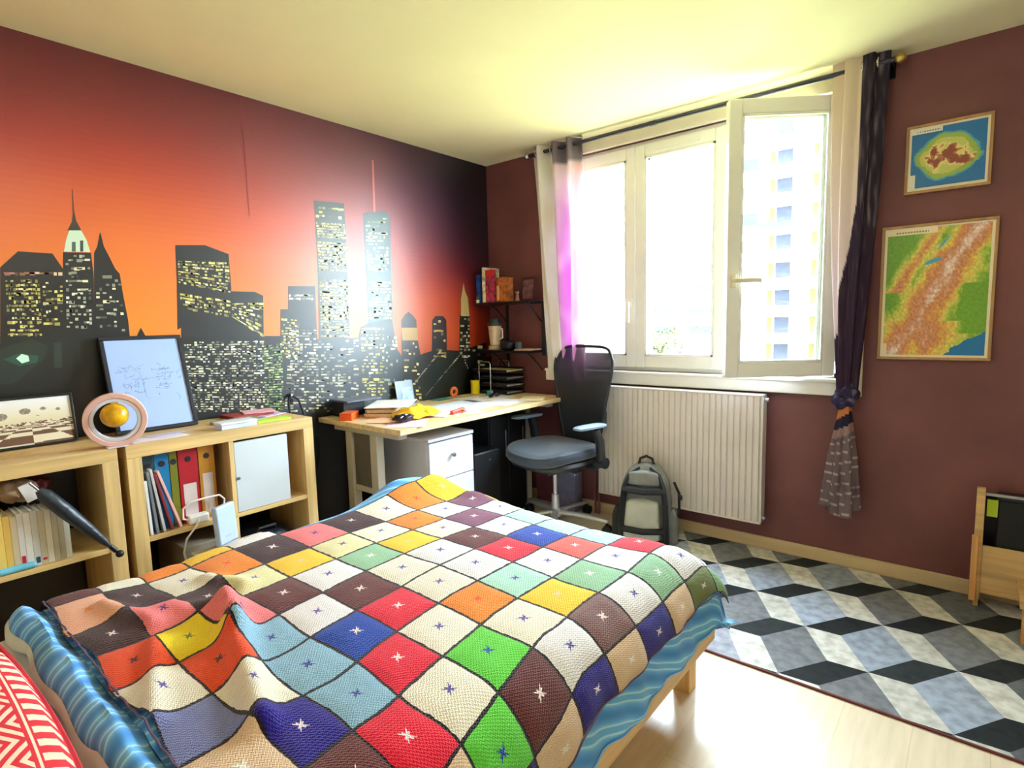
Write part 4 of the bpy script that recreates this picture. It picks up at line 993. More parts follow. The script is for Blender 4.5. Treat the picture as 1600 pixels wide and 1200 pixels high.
# wide black frame with a sepia print of spheres over a checkered plain
pf = thing('framed_print', 'wide black framed sepia print of spheres above a checkered floor', 'framed picture', (0.10, -3.15, ZT))
PW, PH = 0.95, 0.198
PM = Matrix.Translation((0.118, -2.690 - PW, ZT + 0.002)) @ Matrix.Rotation(radians(-9), 4, 'Y')
q = MB(); f = 0.009
q.box(-0.010, 0.010, 0, PW, 0, f, M4=PM).box(-0.010, 0.010, 0, PW, PH - f, PH, M4=PM).box(-0.010, 0.010, 0, f, f, PH - f, M4=PM).box(-0.010, 0.010, PW - f, PW, f, PH - f, M4=PM)
q.build('frame', mat('black_frame_2', (20, 18, 20), 0.35), parent=pf, bev=0.002)
BALL = [(0.93, 0.62, 0.030), (0.865, 0.64, 0.036), (0.79, 0.60, 0.026), (0.70, 0.64, 0.030), (0.97, 0.66, 0.018), (0.60, 0.60, 0.034), (0.82, 0.30, 0.010), (0.48, 0.66, 0.03), (0.35, 0.6, 0.04), (0.2, 0.64, 0.03)]
SPH = [(0.905, 0.76, 0.016), (0.845, 0.73, 0.030), (0.955, 0.72, 0.013), (0.765, 0.66, 0.036), (0.885, 0.62, 0.006), (0.80, 0.47, 0.007), (0.66, 0.7, 0.03), (0.55, 0.75, 0.02), (0.40, 0.68, 0.04), (0.25, 0.74, 0.02), (0.12, 0.66, 0.04)]
def sepia(u, v):
    X = u * PW; Y = v * PH
    for cx, cy, r in SPH:
        dx = X - cx * PW; dy = Y - cy * PH; d2 = sqrt(dx * dx + dy * dy * 2.2) / (r * 0.62)
        if d2 < 1:
            k_ = 0.55 + 0.45 * noise.noise(Vector((X * 160, Y * 160, 1)))
            return mixc((92, 78, 66), (180, 168, 150), k_)
    hz = 0.40 + 0.06 * (u * 8 % 1 > 0.5)
    if v > 0.46 + 0.10 * (u - 0.5): 
        return mixc((214, 200, 160), (236, 236, 240), min(1, (v - 0.46) * 1.8))
    d2 = 1 / max(0.03, 0.50 + 0.10 * (u - 0.5) - v); a = (u - 0.86) * d2 * 3.6
    if (int(math.floor(a)) + int(math.floor(d2 * 1.0))) % 2: return (104, 72, 54)
    return (220, 208, 180)
q = MB().grid(lambda u, v: PM @ Vector((0.004, f + (PW - 2 * f) * u, f + (PH - 2 * f) * v)), 300, 64, cf=sepia)
q.box(-0.006, 0.003, f, PW - f, f, PH - f, col=(60, 50, 44), M4=PM)
q.build('print_sheet', VM, parent=pf)
# pink ring stand with a golden globe
rl = thing('globe_ring', 'pink and white ring stand holding a small golden globe', 'ornament', (0.40, -2.628, ZT))
RC = Vector((0.395, -2.626, ZT + 0.104)); RO = Matrix.Translation(RC) @ Matrix.Rotation(radians(-14), 4, 'Z')
def ring(r0, r1, x0, x1, n=64):
    q = MB(); 
    def f(u, v):
        a = 2 * pi * u; seq = [(r0, x0), (r0, x1), (r1, x1), (r1, x0), (r0, x0)]
        k_ = round(v * 4); r, xx = seq[k_]; return RO @ Vector((xx, r * cos(a), r * sin(a)))
    return q.grid(f, n, 4)
ring(0.084, 0.104, -0.02, 0.020).build('outer_ring', mat('pink_shell', (232, 186, 178), 0.4, var=0.01), parent=rl, ang=30, bev=0.003)
ring(0.070, 0.0835, -0.018, 0.017).build('inner_ring', mat('white_shell', (222, 222, 236), 0.35, var=0.01), parent=rl, ang=30, bev=0.002)
gl = MB().ell(tuple(RC + Vector((0, -0.002, 0.018))), (0.047, 0.047, 0.047), 28, 18)
go = gl.build('globe', mat('gold_globe', (226, 150, 10), 0.28, var=0.28, vs=22), parent=rl)
MB().cyl(tuple(RC + Vector((0, 0, 0.062))), tuple(RC + Vector((0, 0, 0.072))), 0.012).build('magnet', M['white_paint'], parent=rl)
MB().box(0.36, 0.43, -2.668, -2.60, ZT, ZT + 0.003).build('foot', mat('white_foot', (214, 214, 226), 0.4), parent=rl, bev=0.001)
# papers and small boxes on the right shelf top
def slab(name, label, cat, c, size, rz, col, group=None, rough=0.6, z=None, bev=0.001):
    o = MB().box(-size[0] / 2, size[0] / 2, -size[1] / 2, size[1] / 2, 0, size[2]).build(name, mat(name + '_surface', col, rough, var=0.02), loc=(c[0], c[1], c[2]), rotz=rz, bev=bev, local=True)
    return tag(o, label, cat, group)
slab('paper_sheet', 'loose white sheet at the front edge of the cube shelf beside the ring stand', 'paper', (0.345, -2.475, ZT), (0.10, 0.21, 0.002), 0.05, (236, 226, 232))
slab('letter', 'lilac letter lying on the white sheet', 'paper', (0.30, -2.43, ZT + 0.0025), (0.05, 0.15, 0.0015), 0.2, (196, 186, 214))
slab('notebook', 'green grey notebook behind the small white box', 'notebook', (0.24, -2.095, ZT), (0.13, 0.20, 0.010), 0.1, (150, 160, 136))
wb = thing('gift_box', 'small white box on the front edge of the cube shelf', 'box', (0.375, -2.165, ZT))
MB().box(0.335, 0.415, -2.245, -2.085, ZT, ZT + 0.020).build('body', mat('box_white', (206, 214, 232), 0.4), parent=wb, bev=0.002)
MB().box(0.3335, 0.4165, -2.2465, -2.0835, ZT + 0.0205, ZT + 0.030).build('lid', mat('box_lid', (226, 230, 240), 0.4), parent=wb, bev=0.002)
slab('notepad', 'lime green notepad on the cube shelf', 'notepad', (0.36, -1.985, ZT), (0.055, 0.16, 0.011), -0.05, (186, 230, 70))
slab('pen_case', 'dark pen case between the white box and the notepad', 'pen case', (0.33, -2.07, ZT + 0.0), (0.035, 0.012, 0.012), 0.0, (60, 60, 66))
slab('book', 'dark red book lying at the back of the cube shelf', 'book', (0.105, -1.985, ZT), (0.14, 0.21, 0.016), 0.05, (150, 50, 54))
slab('folder', 'pink folder on top of the dark red book', 'folder', (0.11, -1.93, ZT + 0.0165), (0.13, 0.15, 0.004), -0.3, (240, 178, 190))
slab('envelope', 'lilac envelope at the back right of the cube shelf', 'envelope', (0.16, -1.90, ZT), (0.10, 0.14, 0.003), 0.3, (206, 190, 220))
# ================================================================== DESK
ZD = 0.80
desk = thing('desk', 'pale wooden desk top on grey steel legs, in the corner', 'desk', (0.39, -0.80, 0))
bx(0.02, 0.76, -1.54, -0.045, ZD - 0.028, ZD).build('desktop', M['desk'], parent=desk, bev=0.003)
for yy in (-1.46, -0.16):
    q = MB().box(0.10, 0.68, yy - 0.03, yy + 0.03, ZD - 0.068, ZD - 0.0285); q.build('support_rail', M['greymetal'], parent=desk, bev=0.004)
    for xx in (0.20, 0.425): MB().box(xx, xx + 0.06, yy - 0.025, yy + 0.025, 0.045, ZD - 0.0685).build('leg', M['greymetal'], parent=desk, bev=0.004)
    MB().box(0.06, 0.72, yy - 0.03, yy + 0.03, 0.0, 0.0445).build('foot', M['greymetal'], parent=desk, bev=0.006)
MB().box(0.30, 0.34, -1.43, -0.19, ZD - 0.068, ZD - 0.0285).build('cross_beam', M['greymetal'], parent=desk, bev=0.003)
MB().tube([(0.62, -1.44, 0.35), (0.60, -1.40, 0.28), (0.55, -1.36, 0.22), (0.5, -1.3, 0.10), (0.45, -1.2, 0.01)], 0.004, 8).build('cable', M['black'], parent=desk)

MB().box(0.2605, 0.4245, -1.480, -1.440, 0.40, 0.43).build('lower_bar', M['greymetal'], parent=desk, bev=0.003)
MB().box(0.2605, 0.4245, -1.47, -1.462, 0.4305, ZD - 0.069).build('leg_panel', mat('grey_panel', (96, 92, 84), 0.5), parent=desk)
ped = thing('drawer_unit', 'white drawer unit with knobs standing under the desk', 'drawer unit', (0.42, -1.09, 0))
px0, px1, py0, py1, pz = 0.16, 0.665, -1.275, -0.925, 0.695
q = MB().box(px0, px1 - 0.02, py0, py0 + 0.014, 0.05, pz - 0.02).box(px0, px1 - 0.02, py1 - 0.014, py1, 0.05, pz - 0.02).box(px0, px0 + 0.01, py0 + 0.014, py1 - 0.014, 0.05, pz - 0.02).box(px0, px1 - 0.02, py0 + 0.014, py1 - 0.014, 0.05, 0.062)
q.build('carcass', M['cab_white'], parent=ped, bev=0.002)
bx(px0 - 0.004, px1 + 0.002, py0 - 0.004, py1 + 0.004, pz - 0.0195, pz).build('top_panel', M['cab_white'], parent=ped, bev=0.003)
for z0, z1 in ((0.455, 0.668), (0.252, 0.450), (0.056, 0.247)):
    d_ = bx(px1 - 0.0195, px1, py0 + 0.003, py1 - 0.003, z0, z1).build('drawer', M['cab_white'], parent=ped, bev=0.002)
    MB().lathe([(0.006, 0), (0.006, 0.010), (0.012, 0.014), (0.013, 0.020), (0.008, 0.026)], 0, 0, 18, M4=Matrix.Translation((px1, (py0 + py1) / 2, (z0 + z1) / 2 + 0.02)) @ Matrix.Rotation(pi / 2, 4, 'Y')).build('knob', M['steel'], parent=d_)
for xx in (px0 + 0.04, px1 - 0.06):
    for yy in (py0 + 0.04, py1 - 0.04): MB().cyl((xx, yy - 0.01, 0.024), (xx, yy + 0.01, 0.024), 0.0235, n=18).box(xx - 0.012, xx + 0.012, yy - 0.012, yy + 0.012, 0.030, 0.0495).build('caster', M['caster'], parent=ped)

# things under and beside the desk
pc = thing('computer_tower', 'black computer tower, enlarged to fill the dark under the desk behind the drawer unit', 'computer', (0.35, -0.70, 0))
bx(0.12, 0.60, -0.86, -0.62, 0.012, 0.52).build('case', mat('tower_black', (16, 17, 22), 0.4), parent=pc, bev=0.004)  # case made large to fill the dark area under the desk
bx(0.6005, 0.608, -0.855, -0.625, 0.016, 0.516).build('front_panel', M['black'], parent=pc, bev=0.003)
for yy in (-0.80, -0.64):
    for xx in (0.15, 0.52): MB().cyl((xx, yy, 0), (xx, yy, 0.0118), 0.012).build('foot', M['caster'], parent=pc)
MB().box(0.6085, 0.6095, -0.73, -0.71, 0.46, 0.47).build('power_button', M['steel'], parent=pc)
def carton(label, x0, x1, y0, y1, z0, z1, c, c2, group='cartons on the floor by the office chair'):
    t = thing('carton', label, 'box', ((x0 + x1) / 2, (y0 + y1) / 2, z0), group=group)
    bx(x0, x1, y0, y1, z0, z1 - 0.003).build('body', mat('carton_board', c, 0.7, var=0.1, vs=20), parent=t, bev=0.002)
    bx(x0, (x0 + x1) / 2 - 0.001, y0, y1, z1 - 0.0028, z1).build('flap', mat('carton_flap', c2, 0.7), parent=t); bx((x0 + x1) / 2 + 0.001, x1, y0, y1, z1 - 0.0028, z1).build('flap', mat('carton_flap', c2, 0.7), parent=t)
bc2 = thing('dark_filler', 'black unit with doors added to fill the dark under the far end of the desk', 'dark_filler', (0.3, -0.42, 0))  # added black unit, makes the space under the far desk end dark
bx(0.04, 0.50, -0.605, -0.235, 0.0, 0.70).build('body', M['black'], parent=bc2, bev=0.003)
for a_, b_ in ((-0.602, -0.422), (-0.418, -0.238)):
    d_ = bx(0.5005, 0.516, a_, b_, 0.04, 0.697).build('door', mat('black_door', (12, 13, 18), 0.5), parent=bc2, bev=0.002)
    MB().cyl((0.522, a_ * 0.2 + b_ * 0.8, 0.42), (0.522, a_ * 0.2 + b_ * 0.8, 0.60), 0.004).build('handle', M['steel'], parent=d_)
carton('dark red carton on the floor under the office chair', 0.53, 0.68, -0.14, -0.03, 0.0, 0.25, (100, 44, 56), (86, 36, 46))
carton('lavender grey carton beside the dark red one', 0.71, 0.85, -0.13, -0.03, 0.0, 0.27, (120, 120, 150), (140, 140, 168))
bn = thing('duffel_bag', 'dark navy bag on the floor between the cube shelf and the desk', 'bag', (0.28, -1.67, 0))
MB().grid(crump(0.30, -1.69, 0.13, 0.16, 0.09, 0.12, 13), 32, 20).build('body', mat('navy_canvas', (30, 40, 62), 0.6), parent=bn, ang=70)
MB().tube([(0.36, -1.71, 0.24), (0.37, -1.69, 0.31), (0.37, -1.66, 0.31), (0.36, -1.64, 0.24)], 0.009, 8).build('handle', M['black'], parent=bn)
hb = thing('shoulder_bag', 'black bag hanging between the cube shelf and the desk', 'bag', (0.05, -1.69, 0.62))
MB().grid(crump(0.075, -1.68, 0.60, 0.045, 0.085, 0.20, 17), 30, 22).build('body', mat('black_leather', (20, 20, 24), 0.5), parent=hb, ang=70)
MB().tube([(0.07, -1.73, 0.76), (0.03, -1.72, 0.92), (0.012, -1.70, 0.955), (0.03, -1.66, 0.92), (0.07, -1.63, 0.76)], 0.006, 8).build('strap', M['black'], parent=hb)
MB().cyl((0.0, -1.70, 0.945), (0.035, -1.70, 0.950), 0.005).build('wall_hook', M['steel'], parent=hb)

# ---- on the desk
E0 = ZD + 0.0005
def sheet(label, cx, cy, w_, d, rz, col, z=E0, th=0.0012, name='paper_sheet', cat='paper', group='papers spread over the desk', curl=0.0):
    q = MB(); n = 10
    def f(top):
        return lambda u, v: ((u - 0.5) * w_, (v - 0.5) * d, th * top + curl * ((2 * u - 1) ** 4) * 0.5 + curl * ((2 * v - 1) ** 4) * 0.5)
    q.grid(f(1), n, n); q.grid(lambda u, v: f(0)(1 - u, v), n, n)
    for a in range(4):
        def e(u, v, a=a):
            uu, vv = [(u, 0), (1, u), (1 - u, 1), (0, 1 - u)][a]; p = f(0)(uu, vv); return (p[0], p[1], p[2] + th * v)
        q.grid(e, n, 1)
    return tag(q.build(name, mat(name + '_stock', col, 0.75, var=0.02), loc=(cx, cy, z), rotz=rz, local=True), label, cat, group)
sheet('large pale blue white sheet across the middle of the desk', 0.45, -0.83, 0.36, 0.56, 0.12, (222, 232, 244))
sheet('white sheet at the far end of the desk', 0.30, -0.42, 0.26, 0.36, -0.2, (236, 238, 240))
sheet('white sheet near the desk front, right of the big sheet', 0.56, -0.52, 0.22, 0.30, 0.15, (232, 236, 244), z=E0 + 0.0016)
sheet('cream sheet next to the desk edge on the right', 0.63, -0.30, 0.16, 0.22, 0.5, (240, 232, 200), z=E0 + 0.0032)
sheet('pink sheet at the near corner of the desk', 0.62, -1.375, 0.20, 0.27, 0.75, (244, 196, 206))
sheet('peach sheet under the yellow cloth', 0.45, -1.36, 0.17, 0.24, 0.5, (240, 188, 158), z=E0 + 0.0016)
sheet('orange sheet under the open book', 0.33, -1.30, 0.2, 0.2, 0.1, (236, 160, 100))
sheet('small white note near the desk front', 0.60, -1.10, 0.10, 0.13, 0.3, (240, 236, 228), z=E0 + 0.0018)
sheet('pale slip of paper by the red stapler', 0.68, -0.93, 0.07, 0.13, -0.1, (232, 224, 214))
ob = thing('card_box', 'orange card box on the near left corner of the desk', 'box', (0.235, -1.475, E0))
MB().box(-0.035, 0.035, -0.055, 0.055, 0, 0.036).build('tray', mat('orange_card', (232, 86, 20), 0.5), parent=ob, bev=0.002, local=True)
MB().box(-0.036, 0.036, -0.056, 0.056, 0.0365, 0.041).build('lid', mat('orange_card_lid', (220, 100, 40), 0.5), parent=ob, bev=0.001, local=True)
ob.rotation_euler.z = 0.6
# stack of books left of the cloth
def flat_book(label, cx, cy, w_, d, h, rz, z, c, pages=(228, 216, 190), group='stack of books and pads on the desk'):
    t = thing('book', label, 'book', (cx, cy, z), rotz=rz, group=group); k_ = min(0.002, h * 0.15)
    MB().box(-w_ / 2, w_ / 2, -d / 2, d / 2, 0, k_).box(-w_ / 2, w_ / 2, -d / 2, d / 2, h - k_, h).box(-w_ / 2, -w_ / 2 + k_, -d / 2, d / 2, k_, h - k_).build('cover', mat('cover', c, 0.5), parent=t, local=True)
    MB().box(-w_ / 2 + k_ + 0.0003, w_ / 2 - 0.004, -d / 2 + 0.003, d / 2 - 0.003, k_ + 0.0002, h - k_ - 0.0002).build('pages', mat('pages', pages, 0.9, var=0.08, vs=200), parent=t, local=True)
z = E0 + 0.0014
flat_book('dark brown book at the bottom of the desk stack', 0.275, -1.25, 0.17, 0.24, 0.022, 0.5, z, (88, 40, 30)); z += 0.0222
flat_book('tan book in the middle of the desk stack', 0.27, -1.245, 0.16, 0.23, 0.020, 0.62, z, (196, 150, 96)); z += 0.0202
flat_book('salmon book second from the top of the desk stack', 0.27, -1.24, 0.15, 0.22, 0.012, 0.45, z, (224, 168, 130)); z += 0.0122
sheet('white sheet draped over the top of the book stack', 0.27, -1.20, 0.25, 0.34, 0.7, (238, 240, 236), z=z, curl=0.0, th=0.002)
lp = thing('file_box', 'black file box with a grey lid at the wall end of the desk', 'box', (0.09, -1.36, E0))
q = MB().box(0.035, 0.155, -1.455, -1.31, E0, E0 + 0.085); q.build('body', mat('black_box', (18, 20, 30), 0.45), parent=lp, bev=0.003)
MB().box(0.032, 0.20, -1.458, -1.22, E0 + 0.0855, E0 + 0.096).build('lid', mat('slate_lid', (92, 96, 116), 0.45), parent=lp, bev=0.002)
# yellow cloth thrown over the papers
def cloth(u, v):
    a = u * 2 * pi; r = v
    n = 1 + 0.22 * noise.noise(Vector((cos(a) * 1.4, sin(a) * 1.4, 5))) + 0.06 * sin(a * 7)
    x_ = 0.115 * r * cos(a) * n; y_ = 0.155 * r * sin(a) * n
    h = 0.055 * (1 - r ** 1.5) * (1 + 0.5 * noise.noise(Vector((x_ * 22, y_ * 22, 3)))) + 0.012 * abs(sin(a * 4 + r * 5)) * r
    return (0.50 + x_, -1.215 + y_, E0 + 0.006 + max(0.0, h))
cy = thing('cloth', 'crumpled yellow cloth near the front of the desk', 'cloth', (0.50, -1.215, E0))
MB().grid(cloth, 60, 20).build('fabric', mat('yellow_cloth', (248, 194, 20), 0.8), parent=cy, ang=80, solid=0.003)
pch = thing('pouch', 'small black pouch lying against the yellow cloth', 'pouch', (0.535, -1.36, E0 + 0.003))
MB().grid(crump(0.585, -1.375, E0 + 0.026, 0.045, 0.062, 0.019, 30), 28, 16).build('body', mat('black_pouch', (30, 20, 34), 0.5), parent=pch, ang=70)
MB().tube([(0.62, -1.42, E0 + 0.034), (0.605, -1.37, E0 + 0.044), (0.605, -1.33, E0 + 0.034)], 0.002, 6).build('zip', M['steel'], parent=pch)
st = thing('stapler', 'red stapler lying near the front edge of the desk', 'stapler', (0.61, -1.00, E0 + 0.002))
SM = Matrix.Translation((0.63, -1.005, E0 + 0.0018)) @ Matrix.Rotation(0.15, 4, 'Z')
MB().box(-0.014, 0.014, -0.065, 0.065, 0, 0.008, M4=SM).build('base', mat('red_plastic', (206, 74, 54), 0.4), parent=st, bev=0.002)
MB().box(-0.012, 0.012, -0.065, 0.055, 0.012, 0.026, M4=SM @ Matrix.Rotation(0.05, 4, 'X')).build('arm', mat('red_plastic_arm', (226, 90, 66), 0.4), parent=st, bev=0.004)
MB().box(-0.008, 0.008, 0.045, 0.062, 0.006, 0.016, M4=SM).build('hinge', M['steel'], parent=st)
cup = thing('pencil_cup', 'yellow pencil cup by the letter trays on the desk', 'cup', (0.075, -0.285, E0))
MB().lathe([(0.026, 0), (0.030, 0.003), (0.032, 0.098), (0.0325, 0.10), (0.030, 0.10), (0.028, 0.006)], 0.085, -0.285, 28).build('body', mat('yellow_plastic', (238, 210, 26), 0.4), parent=cup)
cup.location.z = ZD + 0.0005
for v in cup.children[0].data.vertices: pass
cup.children[0].data.transform(Matrix.Translation((0, 0, ZD + 0.0005)))
mg = thing('tape_roll', 'orange roll of tape standing on the desk by the wall', 'tape', (0.06, -0.49, E0))
MB().tube([(0.07 + 0.0 * sin(a), -0.49 + 0.026 * cos(a), E0 + 0.037 + 0.026 * sin(a)) for a in [2 * pi * k / 28 for k in range(28)]], 0.0115, 12, closed=True).build('tape', mat('orange_tape', (224, 112, 56), 0.5), parent=mg)
tl = thing('tape_dispenser', 'teal tape dispenser in front of the letter trays', 'tape', (0.25, -0.30, E0))
MB().box(0.225, 0.275, -0.325, -0.285, E0, E0 + 0.012).box(0.235, 0.265, -0.322, -0.30, E0 + 0.012, E0 + 0.034).build('body', mat('teal_plastic', (42, 150, 166), 0.4), parent=tl, bev=0.003)
MB().cyl((0.240, -0.295, E0 + 0.026), (0.262, -0.295, E0 + 0.026), 0.010).build('reel', mat('clear_tape', (170, 206, 210), 0.3), parent=tl)
gp = thing('sunglasses', 'dark sunglasses lying on the white papers', 'sunglasses', (0.335, -0.36, E0 + 0.002))
for s_ in (-1, 1): MB().ell((0.34 + 0.0, -0.36 + s_ * 0.033, E0 + 0.016), (0.008, 0.028, 0.014)).build('lens', mat('dark_lens', (50, 30, 50), 0.2), parent=gp)
MB().tube([(0.342, -0.40, E0 + 0.020), (0.342, -0.36, E0 + 0.023), (0.342, -0.32, E0 + 0.020)], 0.0025, 6).build('bridge', M['black'], parent=gp)
for s_ in (-1, 1): MB().tube([(0.34, -0.36 + s_ * 0.06, E0 + 0.019), (0.28, -0.36 + s_ * 0.058, E0 + 0.012), (0.24, -0.36 + s_ * 0.05, E0 + 0.005)], 0.002, 6).build('temple', M['black'], parent=gp)
sheet('lime sticky note beside the yellow cup', 0.10, -0.40, 0.07, 0.08, 0.2, (222, 226, 90), name='sticky_note', cat='note')
sheet('green card on the desk by the wall', 0.08, -0.62, 0.10, 0.16, 0.1, (80, 140, 130), name='greeting_card', cat='card')
# clear photo stand leaning on the wallpaper
ph = thing('photo_stand', 'small clear stand with a pale blue picture, against the wallpaper', 'photo stand', (0.05, -0.92, E0))
QM = Matrix.Translation((0.055, -0.985, E0 + 0.002)) @ Matrix.Rotation(radians(-10), 4, 'Y')
MB().box(-0.003, 0.003, 0, 0.145, 0, 0.155, M4=QM).build('panel', mat('clear_grey_panel', (150, 166, 190), 0.25), parent=ph, bev=0.001)
MB().box(0.0035, 0.0042, 0.045, 0.135, 0.012, 0.11, M4=QM).build('picture', mat('pale_picture', (170, 212, 226), 0.4, var=0.2, vs=40), parent=ph)
MB().box(-0.02, 0.03, 0, 0.145, 0, 0.004, M4=Matrix.Translation((0.055, -0.985, E0))).build('foot', mat('clear_foot', (160, 176, 196), 0.25), parent=ph)
# letter trays
tr = thing('letter_trays', 'stack of four black letter trays with a chrome wire carrier', 'letter tray', (0.20, -0.15, E0))
for k_ in range(4):
    z0 = E0 + 0.004 + k_ * 0.052; x0, x1, y0, y1 = 0.035, 0.36, -0.245, -0.045
    q = MB().box(x0, x1, y0, y1, z0, z0 + 0.004).box(x0, x1, y1 - 0.004, y1, z0 + 0.004, z0 + 0.03).box(x0, x0 + 0.004, y0, y1 - 0.004, z0 + 0.004, z0 + 0.03).box(x0 + 0.004, x1, y0, y0 + 0.004, z0 + 0.004, z0 + 0.022).box(x1, x1 + 0.010, y0, y1, z0, z0 + 0.009)
    q.build('tray', M['black'], parent=tr, bev=0.002)
    MB().box(x0 + 0.006, x1 - 0.004, y0 + 0.006, y1 - 0.006, z0 + 0.0045, z0 + 0.011 + 0.002 * k_).build('papers', mat('tray_papers', [(190, 190, 196), (206, 206, 210), (150, 150, 156), (214, 210, 150)][k_], 0.8, vs=180), parent=tr)
for yy in (-0.252, -0.038):
    MB().tube([(0.10, yy, E0 + 0.004), (0.10, yy, E0 + 0.225), (0.112, yy, E0 + 0.238), (0.20, yy, E0 + 0.238), (0.212, yy, E0 + 0.225), (0.212, yy, E0 + 0.004)], 0.0045, 10).build('wire_hoop', M['chrome'], parent=tr)

# ================================================================== WALL SHELVES IN THE CORNER
ws = thing('wall_shelf', 'black two tier wall shelf on uprights in the corner above the desk', 'shelf', (0.25, -0.01, 1.0))
for zz in (1.470, 1.120): bx(0.03, 0.54, -0.205, -0.012, zz - 0.018, zz).build('board', M['blackmetal'], parent=ws, bev=0.002)
for xx in (0.565,): bx(xx, xx + 0.028, -0.012, -0.0005, 0.93, 1.72).build('upright', M['black'], parent=ws, bev=0.001)
bx(0.17, 0.19, -0.012, -0.0005, 1.02, 1.55).build('upright', M['black'], parent=ws, bev=0.001)
for zz in (1.452, 1.102):
    for xx in (0.50, 0.172):
        q = MB().prism([(xx, -0.012, zz), (xx, -0.19, zz), (xx, -0.012, zz - 0.13), ], (0.010, 0, 0)); 
        MB().tube([(xx + 0.006, -0.013, zz - 0.13), (xx + 0.006, -0.05, zz - 0.095), (xx + 0.006, -0.13, zz - 0.03), (xx + 0.006, -0.18, zz - 0.004)], 0.005, 8).build('bracket', M['black'], parent=ws)
bx(0.541, 0.575, -0.06, -0.0125, 1.08, 1.46).build('side_rail', M['black'], parent=ws, bev=0.002)
ZS = 1.4705
def upbook(label, x0, x1, y0, y1, h, c, grp='books on the corner wall shelf'):
    t = thing('book', label, 'book', ((x0 + x1) / 2, (y0 + y1) / 2, ZS), group=grp)
    MB().box(x0, x0 + 0.002, y0, y1, ZS, ZS + h).box(x1 - 0.002, x1, y0, y1, ZS, ZS + h).box(x0 + 0.002, x1 - 0.002, y0, y0 + 0.002, ZS, ZS + h).build('cover', vmat('cover', 0.5) if False else mat('cover', c, 0.5, var=0.35, vs=30), parent=t)
    MB().box(x0 + 0.0022, x1 - 0.0022, y0 + 0.0022, y1 - 0.003, ZS + 0.003, ZS + h - 0.003).build('pages', mat('pages', (226, 206, 186), 0.9), parent=t)
upbook('blue book at the left end of the corner shelf', 0.045, 0.085, -0.195, -0.03, 0.205, (16, 60, 130))
upbook('black book between the blue and the red one', 0.087, 0.108, -0.19, -0.03, 0.20, (18, 16, 30))
upbook('tall cream spined book on the corner shelf', 0.110, 0.130, -0.20, -0.03, 0.255, (226, 190, 160))
bk = thing('comic_box', 'tall red and violet comic book facing the room on the corner shelf', 'book', (0.19, -0.15, ZS))
bx(0.134, 0.215, -0.19, -0.165, ZS, ZS + 0.235).build('cover', mat('comic_cover', (136, 44, 66), 0.45, var=0.55, vs=34), parent=bk)
bx(0.134, 0.215, -0.1905, -0.190 - 0.0001, ZS + 0.19, ZS + 0.232).build('title_band', mat('title_red', (196, 44, 40), 0.45), parent=bk)
cb = thing('figure_box', 'orange brown collectible box on the corner shelf', 'box', (0.27, -0.13, ZS))
bx(0.232, 0.315, -0.185, -0.09, ZS, ZS + 0.175).build('carton', mat('box_orange', (158, 88, 44), 0.5, var=0.35, vs=26), parent=cb, bev=0.001)
bx(0.24, 0.262, -0.1862, -0.1855, ZS + 0.01, ZS + 0.115).build('printed_figure', mat('box_cream', (216, 182, 120), 0.5), parent=cb)
fg = thing('figurine', 'tiny pale figurine with a dark cap on the corner shelf', 'figurine', (0.375, -0.12, ZS))
MB().lathe([(0.016, 0), (0.018, 0.004), (0.012, 0.03), (0.010, 0.045), (0.004, 0.05)], 0, 0, 18, M4=Matrix.Translation((0.375, -0.12, ZS))).build('body', mat('figurine_body', (150, 104, 104), 0.5), parent=fg)
MB().ell((0.375, -0.12, ZS + 0.062), (0.014, 0.014, 0.014)).build('head', mat('figurine_head', (190, 150, 140), 0.5), parent=fg)
MB().ell((0.375, -0.12, ZS + 0.074), (0.0155, 0.0155, 0.007)).build('cap', mat('figurine_cap', (60, 26, 30), 0.5), parent=fg)
pfm = thing('framed_photo', 'dark photo frame at the right end of the corner shelf', 'photo frame', (0.46, -0.12, ZS))
KM = Matrix.Translation((0.415, -0.125, ZS + 0.002)) @ Matrix.Rotation(radians(-8), 4, 'X')
MB().box(0, 0.115, -0.006, 0.006, 0, 0.012, M4=KM).box(0, 0.115, -0.006, 0.006, 0.148, 0.16, M4=KM).box(0, 0.012, -0.006, 0.006, 0.012, 0.148, M4=KM).box(0.103, 0.115, -0.006, 0.006, 0.012, 0.148, M4=KM).build('frame', mat('dark_plum_frame', (52, 26, 36), 0.4), parent=pfm, bev=0.001)
MB().box(0.012, 0.103, -0.003, 0.003, 0.012, 0.148, M4=KM).build('photo', mat('dark_photo', (96, 70, 76), 0.35, var=0.4, vs=26), parent=pfm)
sg = thing('plant_pot', 'little green and white plant pot at the left end of the corner shelf', 'plant pot', (0.06, -0.18, ZS))
ZL = 1.1205
bl = thing('blender_jug', 'glass blender jug with a black lid on the lower corner shelf', 'blender', (0.16, -0.12, ZL))
BMt = Matrix.Translation((0.165, -0.135, ZL))
MB().lathe([(0.050, 0), (0.052, 0.004), (0.050, 0.03), (0.040, 0.034), (0.040, 0.038)], 0, 0, 28, M4=BMt).build('base', mat('blender_base', (170, 150, 120), 0.3), parent=bl)
MB().lathe([(0.036, 0.038), (0.040, 0.045), (0.052, 0.175), (0.050, 0.178), (0.048, 0.17), (0.036, 0.05)], 0, 0, 28, M4=BMt).build('jug', mat('frosted_jug', (206, 180, 150), 0.12, var=0.1, spec=0.9), parent=bl)
MB().lathe([(0.054, 0.1785), (0.056, 0.182), (0.054, 0.20), (0.036, 0.205), (0.034, 0.228), (0.028, 0.232)], 0, 0, 28, M4=BMt).build('lid', mat('blender_lid', (38, 48, 50), 0.35), parent=bl)
